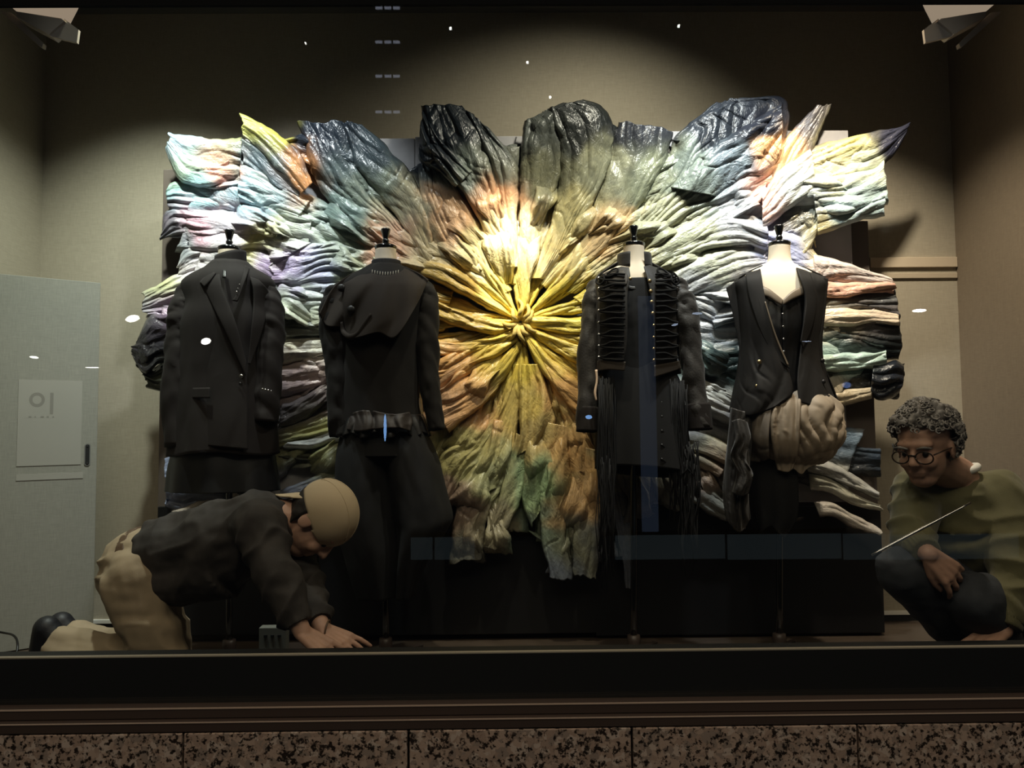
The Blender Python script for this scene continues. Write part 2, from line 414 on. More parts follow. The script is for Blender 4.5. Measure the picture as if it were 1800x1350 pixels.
# ---- corner lamps: lights mirrored in the glass, added here as solid bodies
def corner_lamp(px, sgn, label):
    c = at(px, 14, 0.55)
    t = thing('corner_lamp_standin', label, 'lamp', tuple(c), 'stand-ins for lamps mirrored in the upper corners of the window')
    def poly(name, pts, Y, th, m):
        V = [tuple(at(x, y, Y)) for x, y in pts] + [tuple(at(x, y, Y) + Vector((0, th, 0.0))) for x, y in pts]
        k = len(pts); f = [list(range(k)), list(range(2*k-1, k-1, -1))] + [[i, (i+1) % k, k+(i+1) % k, k+i] for i in range(k)]
        return link(name, mesh_np(name, V, f), m, t, False)
    X = lambda d: px + sgn*d
    poly('reflector', [(X(-60), -70), (X(95), -70), (X(62), 4), (X(47), 33), (X(-30), 20), (X(-50), 4)], .50, .05, M['lampface'])
    poly('housing', [(X(-32), 20), (X(47), 32), (X(53), 37), (X(25), 60), (X(-30), 30)], .50, .06, M['lampbody'])
    poly('barn_door', [(X(53), 33), (X(78), 52), (X(75), 75), (X(30), 64), (X(26), 60)], .51, .012, M['lampbody'])
    poly('bracket', [(X(-60), 20), (X(-40), 22), (X(16), 76), (X(14), 83), (X(8), 80)], .53, .02, M['lampbody'])
    pl_ = bpy.data.lights.new('housing_fill', 'POINT'); pl_.energy = .05; pl_.color = (.9, .95, 1.0); pl_.shadow_soft_size = .03  # small fill added in front so the lamp housing shows
    po = bpy.data.objects.new('housing_fill', pl_); COL.objects.link(po); po.location = at(px + sgn*20, 40, .40)
    poly('ceiling_arm', [(X(-10), -70), (X(6), -70), (X(6), -300), (X(-10), -300)], .52, .03, M['lampbody'])
    return t
corner_lamp(60, 1, 'cream stand-in for a mirrored lamp in the upper corner above the grey door')
corner_lamp(1702, -1, 'cream stand-in for a mirrored lamp in the upper corner above the crouching person')

# small power outlet box and cable on the floor
p = at(482, 1127, 0.75)
t = thing('outlet_box', 'small white outlet strip on the dark floor behind the kneeling person', 'outlet', (p.x, p.y, 0.0))
a_ = at(458, 1120, .72); b_ = at(506, 1120, .72); zz = .07
box('housing', (a_.x, .70, 0.0), (b_.x, .74, at(480, 1103, .70).z), mat('dull_white_plastic', (.16, .16, .135), .5), t, .003)
for i in range(3):
    xx = a_.x + (b_.x-a_.x)*(.25+.25*i)
    box('socket', (xx-.006, .697, at(480, 1118, .70).z-.004), (xx+.006, .70, at(480, 1118, .70).z+.004), M['blackmatte'], t, 0)
pts = [at(-40, 1105, .8), at(5, 1112, .8), at(25, 1118, .75), at(31, 1135, .7), at(25, 1165, .66)]
c = tube('power_cable', pts, [.004]*5, M['black'], n=8)
tag(c, 'black cable looping down to the floor at the grey door', 'cable')
# ================================================================ TEXTILE ARTWORK
YB = 1.16                       # front plane of the painted boards
HUBX, HUBY = 915.0, 566.0
# sprayed paint colours of the piece where they lie on the cloth: x, y, r, g, b
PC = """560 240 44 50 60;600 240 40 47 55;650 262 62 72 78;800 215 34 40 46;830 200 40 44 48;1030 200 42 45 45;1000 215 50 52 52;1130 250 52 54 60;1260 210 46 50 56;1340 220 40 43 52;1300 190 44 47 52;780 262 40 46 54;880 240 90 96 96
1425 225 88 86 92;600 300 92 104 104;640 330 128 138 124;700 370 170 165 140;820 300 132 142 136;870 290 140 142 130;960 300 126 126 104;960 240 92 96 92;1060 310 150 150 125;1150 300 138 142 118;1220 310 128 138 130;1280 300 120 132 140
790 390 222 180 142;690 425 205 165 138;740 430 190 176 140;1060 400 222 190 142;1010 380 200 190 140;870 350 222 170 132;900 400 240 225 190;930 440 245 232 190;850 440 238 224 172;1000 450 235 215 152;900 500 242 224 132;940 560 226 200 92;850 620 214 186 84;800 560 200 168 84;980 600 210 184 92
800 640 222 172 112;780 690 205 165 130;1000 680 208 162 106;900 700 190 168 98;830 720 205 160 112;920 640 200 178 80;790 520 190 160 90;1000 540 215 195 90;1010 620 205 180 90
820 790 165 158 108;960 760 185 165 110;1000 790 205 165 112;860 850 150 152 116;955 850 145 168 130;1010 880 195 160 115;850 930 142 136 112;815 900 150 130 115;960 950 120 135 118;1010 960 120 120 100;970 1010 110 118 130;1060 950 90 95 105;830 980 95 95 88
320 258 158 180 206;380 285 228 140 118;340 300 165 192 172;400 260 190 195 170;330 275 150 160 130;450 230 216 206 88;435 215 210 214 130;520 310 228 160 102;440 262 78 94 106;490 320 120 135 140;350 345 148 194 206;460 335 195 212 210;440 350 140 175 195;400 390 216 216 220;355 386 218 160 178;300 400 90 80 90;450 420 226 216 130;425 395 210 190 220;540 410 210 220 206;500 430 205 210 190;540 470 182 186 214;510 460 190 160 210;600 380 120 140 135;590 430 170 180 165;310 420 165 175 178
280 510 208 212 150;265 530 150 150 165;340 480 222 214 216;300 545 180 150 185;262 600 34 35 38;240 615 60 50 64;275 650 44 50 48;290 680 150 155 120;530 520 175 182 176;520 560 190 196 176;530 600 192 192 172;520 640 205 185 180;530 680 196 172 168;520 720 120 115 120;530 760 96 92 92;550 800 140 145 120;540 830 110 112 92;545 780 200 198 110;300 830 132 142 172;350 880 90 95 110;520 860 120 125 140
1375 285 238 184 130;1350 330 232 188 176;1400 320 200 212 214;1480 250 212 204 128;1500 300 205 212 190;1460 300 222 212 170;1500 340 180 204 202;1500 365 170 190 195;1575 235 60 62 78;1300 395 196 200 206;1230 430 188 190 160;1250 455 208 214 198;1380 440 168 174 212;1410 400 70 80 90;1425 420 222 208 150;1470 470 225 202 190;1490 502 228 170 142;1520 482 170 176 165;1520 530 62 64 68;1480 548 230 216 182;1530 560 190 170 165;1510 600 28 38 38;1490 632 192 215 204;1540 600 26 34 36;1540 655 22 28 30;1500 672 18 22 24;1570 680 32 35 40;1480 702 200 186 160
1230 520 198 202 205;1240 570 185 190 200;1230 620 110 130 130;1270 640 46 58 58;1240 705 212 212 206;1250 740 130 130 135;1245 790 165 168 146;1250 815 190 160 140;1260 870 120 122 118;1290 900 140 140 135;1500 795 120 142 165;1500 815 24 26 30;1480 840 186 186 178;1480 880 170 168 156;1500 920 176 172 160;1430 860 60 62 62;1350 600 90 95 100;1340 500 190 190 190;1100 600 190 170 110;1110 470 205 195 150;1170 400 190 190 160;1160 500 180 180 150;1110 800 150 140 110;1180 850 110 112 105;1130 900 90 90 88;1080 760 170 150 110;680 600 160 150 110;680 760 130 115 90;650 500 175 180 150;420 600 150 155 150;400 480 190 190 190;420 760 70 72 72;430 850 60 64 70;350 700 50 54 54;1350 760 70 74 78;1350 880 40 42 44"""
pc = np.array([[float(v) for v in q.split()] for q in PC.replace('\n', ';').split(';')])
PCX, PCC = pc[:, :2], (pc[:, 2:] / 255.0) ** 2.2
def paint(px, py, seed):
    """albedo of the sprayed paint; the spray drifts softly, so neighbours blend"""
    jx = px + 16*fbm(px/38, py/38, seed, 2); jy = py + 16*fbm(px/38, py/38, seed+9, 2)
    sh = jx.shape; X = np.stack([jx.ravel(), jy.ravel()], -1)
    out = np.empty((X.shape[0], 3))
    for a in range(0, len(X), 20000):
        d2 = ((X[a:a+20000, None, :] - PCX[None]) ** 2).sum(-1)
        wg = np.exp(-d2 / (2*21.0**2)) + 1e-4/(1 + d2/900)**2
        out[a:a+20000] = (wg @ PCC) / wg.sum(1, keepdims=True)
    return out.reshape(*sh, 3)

def cloth_material():
    m = bpy.data.materials.new('hardened_sprayed_cloth'); m.use_nodes = True
    nt = m.node_tree; b = nt.nodes['Principled BSDF']
    at_ = nt.nodes.new('ShaderNodeVertexColor'); at_.layer_name = 'paint'
    b.inputs['Roughness'].default_value = 0.30; b.inputs['Specular IOR Level'].default_value = 0.45
    tc = nt.nodes.new('ShaderNodeTexCoord')
    n = nt.nodes.new('ShaderNodeTexNoise'); n.inputs['Scale'].default_value = 45; n.inputs['Detail'].default_value = 4
    nt.links.new(tc.outputs['Object'], n.inputs['Vector'])
    r = nt.nodes.new('ShaderNodeValToRGB'); r.color_ramp.elements[0].color = (.78, .78, .80, 1); r.color_ramp.elements[1].color = (1.12, 1.10, 1.06, 1)
    r.color_ramp.elements[0].position = .3; r.color_ramp.elements[1].position = .7
    nt.links.new(n.outputs['Fac'], r.inputs['Fac'])
    mu = nt.nodes.new('ShaderNodeMixRGB'); mu.blend_type = 'MULTIPLY'; mu.inputs[0].default_value = 1
    nt.links.new(at_.outputs['Color'], mu.inputs[1]); nt.links.new(r.outputs['Color'], mu.inputs[2])
    nt.links.new(mu.outputs[0], b.inputs['Base Color'])
    # fine wrinkles that run along the pull of the cloth (uv.x = along, uv.y = across, metres), and slanting tension creases
    prev = None
    for sc, rot, st, dist in (((7, 48, 1), 0.0, .34, .005), ((13, 34, 1), .55, .26, .004), ((13, 34, 1), -.65, .26, .004)):
        mp = nt.nodes.new('ShaderNodeMapping'); mp.inputs['Scale'].default_value = sc
        rt = nt.nodes.new('ShaderNodeMapping'); rt.inputs['Rotation'].default_value = (0, 0, rot)
        nt.links.new(tc.outputs['UV'], rt.inputs['Vector']); nt.links.new(rt.outputs['Vector'], mp.inputs['Vector'])
        n2 = nt.nodes.new('ShaderNodeTexNoise'); n2.inputs['Scale'].default_value = 1; n2.inputs['Detail'].default_value = 3; n2.inputs['Distortion'].default_value = .9
        nt.links.new(mp.outputs['Vector'], n2.inputs['Vector'])
        # sharp ridges where the noise crosses its middle
        s1 = nt.nodes.new('ShaderNodeMath'); s1.operation = 'SUBTRACT'; s1.inputs[1].default_value = .5; nt.links.new(n2.outputs['Fac'], s1.inputs[0])
        s2 = nt.nodes.new('ShaderNodeMath'); s2.operation = 'ABSOLUTE'; nt.links.new(s1.outputs[0], s2.inputs[0])
        s3 = nt.nodes.new('ShaderNodeMath'); s3.operation = 'MULTIPLY'; s3.inputs[1].default_value = -4.5; nt.links.new(s2.outputs[0], s3.inputs[0])
        s4 = nt.nodes.new('ShaderNodeMath'); s4.operation = 'ADD'; s4.inputs[1].default_value = 1.0; s4.use_clamp = True; nt.links.new(s3.outputs[0], s4.inputs[0])
        bp = nt.nodes.new('ShaderNodeBump'); bp.inputs['Strength'].default_value = st; bp.inputs['Distance'].default_value = dist
        nt.links.new(s4.outputs[0], bp.inputs['Height'])
        if prev is not None: nt.links.new(prev.outputs['Normal'], bp.inputs['Normal'])
        prev = bp
    nt.links.new(prev.outputs['Normal'], b.inputs['Normal'])
    return m
M['cloth'] = cloth_material()

def resample(P, n):
    P = smooth_path(P, 8) if len(P) > 2 else np.array(P, float)
    d = np.r_[0, np.cumsum(np.hypot(*np.diff(P, axis=0).T))]
    t = np.linspace(0, d[-1], n)
    return np.stack([np.interp(t, d, P[:, k]) for k in range(2)], -1), d[-1]

def patch(name, A, B, parent, matl, depth, h0=0.0, bulge=0.18, folds=4, amp=0.25, seed=0, res=3.0, ragged=4.0,
          thick=0.004, color=None, endlift=0.0, cross=0.0, hmax=.17, group=None, hfn=None, tint=None, inner=0.0, curl=0.0, sink=0.0):
    """cloth laid between two long edges A and B (inner end first), gathered into folds along its length"""
    E = A if B is None else [A, B]
    rs_ = [resample(e, 200) for e in E]
    ln = max(q[1] for q in rs_)
    R_ = np.stack([q[0] for q in rs_], 1)                      # 200 x edges x 2
    wid = np.linalg.norm(np.diff(R_, axis=1), axis=-1).sum(1).max()
    nu = int(np.clip(ln/res, 6, 260)); nv = int(np.clip(wid/res, 5, 200))
    u = np.linspace(0, 1, nu); v = np.linspace(0, 1, nv)
    R2 = np.stack([np.stack([np.interp(u, np.linspace(0, 1, 200), R_[:, e, k]) for k in range(2)], -1) for e in range(len(E))], 1)
    if len(E) == 2:
        P = R2[:, :1]*(1-v)[None, :, None] + R2[:, 1:]*v[None, :, None]
    else:
        P = np.stack([smooth_path(R2[r], 12) for r in range(nu)], 0)
        vv = np.linspace(0, 1, P.shape[1])
        P = np.stack([np.stack([np.interp(v, vv, P[r, :, k]) for k in range(2)], -1) for r in range(nu)], 0)
    U = np.repeat(u[:, None], nv, 1); V = np.repeat(v[None], nu, 0)
    W = np.linalg.norm(np.diff(R2, axis=1), axis=-1).sum(1)[:, None]
    # ragged outline
    if ragged:
        dirs = np.gradient(P, axis=0); dirs /= (np.linalg.norm(dirs, axis=-1, keepdims=True) + 1e-6)
        P = P + dirs * (ragged*fbm(V*wid/26, V*0 + seed*1.7, seed, 3) * np.clip((U-.75)*4, 0, 1)**2)[..., None]
        acr = np.gradient(P, axis=1); acr /= (np.linalg.norm(acr, axis=-1, keepdims=True) + 1e-6)
        P = P + acr * (ragged*.7*fbm(U*ln/40, U*0 + seed*.9, seed+2, 3) * (2*np.abs(V-.5))**4)[..., None]
    m_ = mpp(YB)
    warp = .30*fbm(U*ln/170 + seed*.61, V*1.3, seed+1, 2) + .07*fbm(U*ln/55, V*4, seed+5, 2)
    ph = (V + warp)*folds*.8 + seed*.37
    am = np.clip(.55 + .9*vn(ph*.5 + 3, U*ln/130, seed+3), .05, 1.4)
    sn = np.abs(np.sin(math.pi*ph)); sh_ = np.clip(.5 + vn(ph*.4 + 11, U*ln/140, seed+17), 0, 1)
    bil = .80*(sn**.75*sh_ + (1 - (1 - sn)**.6)*(1 - sh_)*.9)*am
    # broad lumps and tension creases that cut across the folds at a slant
    lump = fbm(U*ln/120 + 2.0*V, V*folds*.55, seed+31, 2)
    bil = bil + .9*np.abs(lump)
    for sl, q in ((.9, 33), (-1.1, 37)):
        cz = fbm(U*ln/200, (V*wid + sl*U*ln*.45)/46 + .8*fbm(U*ln/90, V*wid/90, seed+q, 2), seed+q, 2)
        mk = np.clip(vn(U*ln/110, V*wid/70, seed+q+1)*1.6 + .1, 0, 1)
        bil = bil - .50*mk*np.exp(-(cz/.10)**2)
    fine = 1 - np.abs(vn((V + warp*1.5)*folds*3.6 + 5 + .5*fbm(U*ln/60, V*6, seed+7, 2), U*ln/110, seed+4))*2.4
    bil = bil + .22*np.clip(fine, 0, 1)**2*np.clip(.3 + 1.4*vn(U*ln/90, V*2.5, seed+12), 0, 1)
    fw = np.clip(W/max(folds*.8, 1), 4, 64)
    h = amp*fw*bil*1.25
    h += bulge*W*np.sqrt(np.clip(4*V*(1-V), 0, 1))
    if cross: h += cross*np.clip(fbm(U*ln/60 + V*1.5, V*wid/60, seed+8, 2), 0, 1)*16
    h *= np.clip(4*V*(1-V)*3.5, 0.0, 1.0)**.5*.9 + .1
    if sink: h = h*(1 - np.clip((U-.6)/.4, 0, 1)**2) 
    h = h*m_ + endlift*U**2 - sink*np.clip((U-.6)/.4, 0, 1)**1.5 + inner*(1-U)**2
    if curl: h = h - curl*np.clip((U-.85)/.15, 0, 1)**2
    if hfn is not None: h = hfn(U, V)
    h = np.where(h > 0, hmax*(1 - np.exp(-np.maximum(h, 0)/hmax)), h)
    Y = depth(P[..., 0], P[..., 1]) - h0 - h
    X = atn(P[..., 0], P[..., 1], Y)
    me = mesh_np(name, X.reshape(-1, 3), grid_faces(nu, nv))
    uv = me.uv_layers.new(name='UVMap')
    li = np.empty(len(me.loops), int); me.loops.foreach_get('vertex_index', li)
    uvs = np.stack([(U*ln*m_).ravel() + seed, (V*wid*m_).ravel()], -1)[li]
    uv.data.foreach_set('uv', uvs.ravel())
    if matl is M['cloth']:
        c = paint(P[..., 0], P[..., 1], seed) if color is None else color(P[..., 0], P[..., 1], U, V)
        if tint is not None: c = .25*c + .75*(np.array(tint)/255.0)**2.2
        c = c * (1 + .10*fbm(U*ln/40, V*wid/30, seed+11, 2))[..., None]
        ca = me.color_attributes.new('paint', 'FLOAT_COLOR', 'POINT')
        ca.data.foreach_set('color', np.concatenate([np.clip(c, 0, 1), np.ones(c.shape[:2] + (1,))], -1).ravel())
    o = link(name, me, matl, parent)
    if thick: solid(o, thick, 1.0)
    return o

art = thing('textile_artwork', 'sunburst wall relief of stiffened sprayed garments pleated around a yellow centre', 'artwork', tuple(at(900, 1117, YB+.03)))
def board(x0, x1, y0, y1, Ya, Yb, m, name='backing_panel'):
    p = at(x0, y1, Ya); q = at(x1, y0, Ya)
    return box(name, (p.x, Ya, max(p.z, 0.002)), (q.x, Yb, q.z), m, art, .003)
board(273, 600, 296, 1118, YB+.012, YB+.07, M['board'])
board(600.5, 1200, 300, 1118, YB+.012, YB+.07, M['board'])
board(1200.5, 1526, 388, 1118, YB+.012, YB+.07, M['board'])
for x0, x1, y0, y1 in ((350, 729, 243, 560), (730, 1099, 238, 560), (1100, 1491, 229, 560), (350, 729, 561, 886), (730, 1099, 561, 886), (1100, 1482, 561, 886)):
    board(x0, x1, y0, y1, YB-.012, YB+.011, M['painted'], 'painted_panel')
board(273, 559, 888, 1118, YB-.012, YB+.011, M['boardblack'], 'lower_panel')  # black sheet added where the lower-left board lies in shade
board(560, 1047, 888, 1118, YB-.012, YB+.011, M['boardblack'], 'lower_panel')
board(1048, 1548, 888, 1118, YB-.012, YB+.011, M['boardblack'], 'lower_panel')
dep = lambda x, y: np.full(np.shape(x), YB - .014)

OUT = np.array([(300,237),(425,245),(424,205),(470,225),(522,262),(528,214),(605,217),(640,224),(718,290),(738,288),(746,190),(815,192),(860,230),(912,242),(925,212),(965,194),(1025,180),(1060,192),(1075,242),(1090,212),(1178,234),(1260,182),(1310,176),(1375,182),(1376,265),(1438,188),(1455,190),(1432,258),(1590,222),(1552,290),(1552,360),(1437,410),(1437,452),(1560,490),(1575,560),(1578,625),(1585,650),(1545,695),(1470,706),(1480,787),(1540,790),(1542,880),(1538,935),(1420,890),(1312,918),(1220,860),(1190,872),(1125,905),(1105,1030),(1050,1015),(970,1015),(942,950),(870,955),(805,985),(795,900),(770,830),(600,850),(500,868),(300,885),(288,800),(300,690),(232,620),(254,515),(314,488),(322,420),(287,420),(300,370),(314,320),(292,265)], float)
def rout(th):
    c, s = math.cos(th), math.sin(th); best = 60
    for (x1, y1), (x2, y2) in zip(OUT, np.roll(OUT, -1, 0)):
        ax, ay, bx, by = x1-HUBX, y1-HUBY, x2-x1, y2-y1
        den = c*by - s*bx
        if abs(den) < 1e-9: continue
        r = (ax*by - ay*bx)/den; t = (ax*s - ay*c)/den
        if r > 0 and 0 <= t <= 1: best = max(best, r)
    return best
def petal(t, dt, f0, f1, k, h0, bulge, folds, amp, rr=None, **kw):
    r = rout(t) if rr is None else rr
    A, B = [], []
    for i in range(5):
        q = f0 + (f1 - f0)*i/4
        tw = .05*math.sin(k*2.3 + i*1.1)
        for L_, s in ((A, -1), (B, 1)):
            rad = min(q*r, rout(t + s*dt)*f1 if rr is None else 1e9)
            L_.append((HUBX + rad*math.cos(t + tw + s*dt), HUBY + rad*math.sin(t + tw + s*dt)))
    return patch('garment', A, B, art, M['cloth'], dep, h0=h0, bulge=bulge, folds=folds, amp=amp, seed=k, **kw)
rnd = random.Random(11)
k = 100
# outer ground layer, then middle, then the tight inner gathers round the hub
N = 40
for i in range(N):
    t = 2*math.pi*(i + rnd.uniform(-.2, .2))/N; k += 1
    petal(t, math.pi/N*1.25, .42, .955, k, .004 + .008*(i % 2), .16, rnd.choice((3, 4, 5)), .34, res=4.0, cross=.5, ragged=5)
N = 34
for i in range(N):
    t = 2*math.pi*(i + rnd.uniform(-.3, .3))/N; k += 1
    petal(t, math.pi/N*1.15, .20, rnd.uniform(.50, .68), k, .016 + .012*(i % 2), .22, rnd.choice((3, 4)), .40, res=3.4, cross=.6, ragged=7, sink=.035)
N = 22
for i in range(N):
    t = 2*math.pi*(i + rnd.uniform(-.3, .3))/N; k += 1
    petal(t, math.pi/N*rnd.uniform(.75, 1.15), .05, 1.0, k, .034 + .012*(i % 2), .30, rnd.choice((2, 3)), .42, rr=rnd.uniform(150, 235), res=2.6, cross=.5, ragged=6, sink=.05)

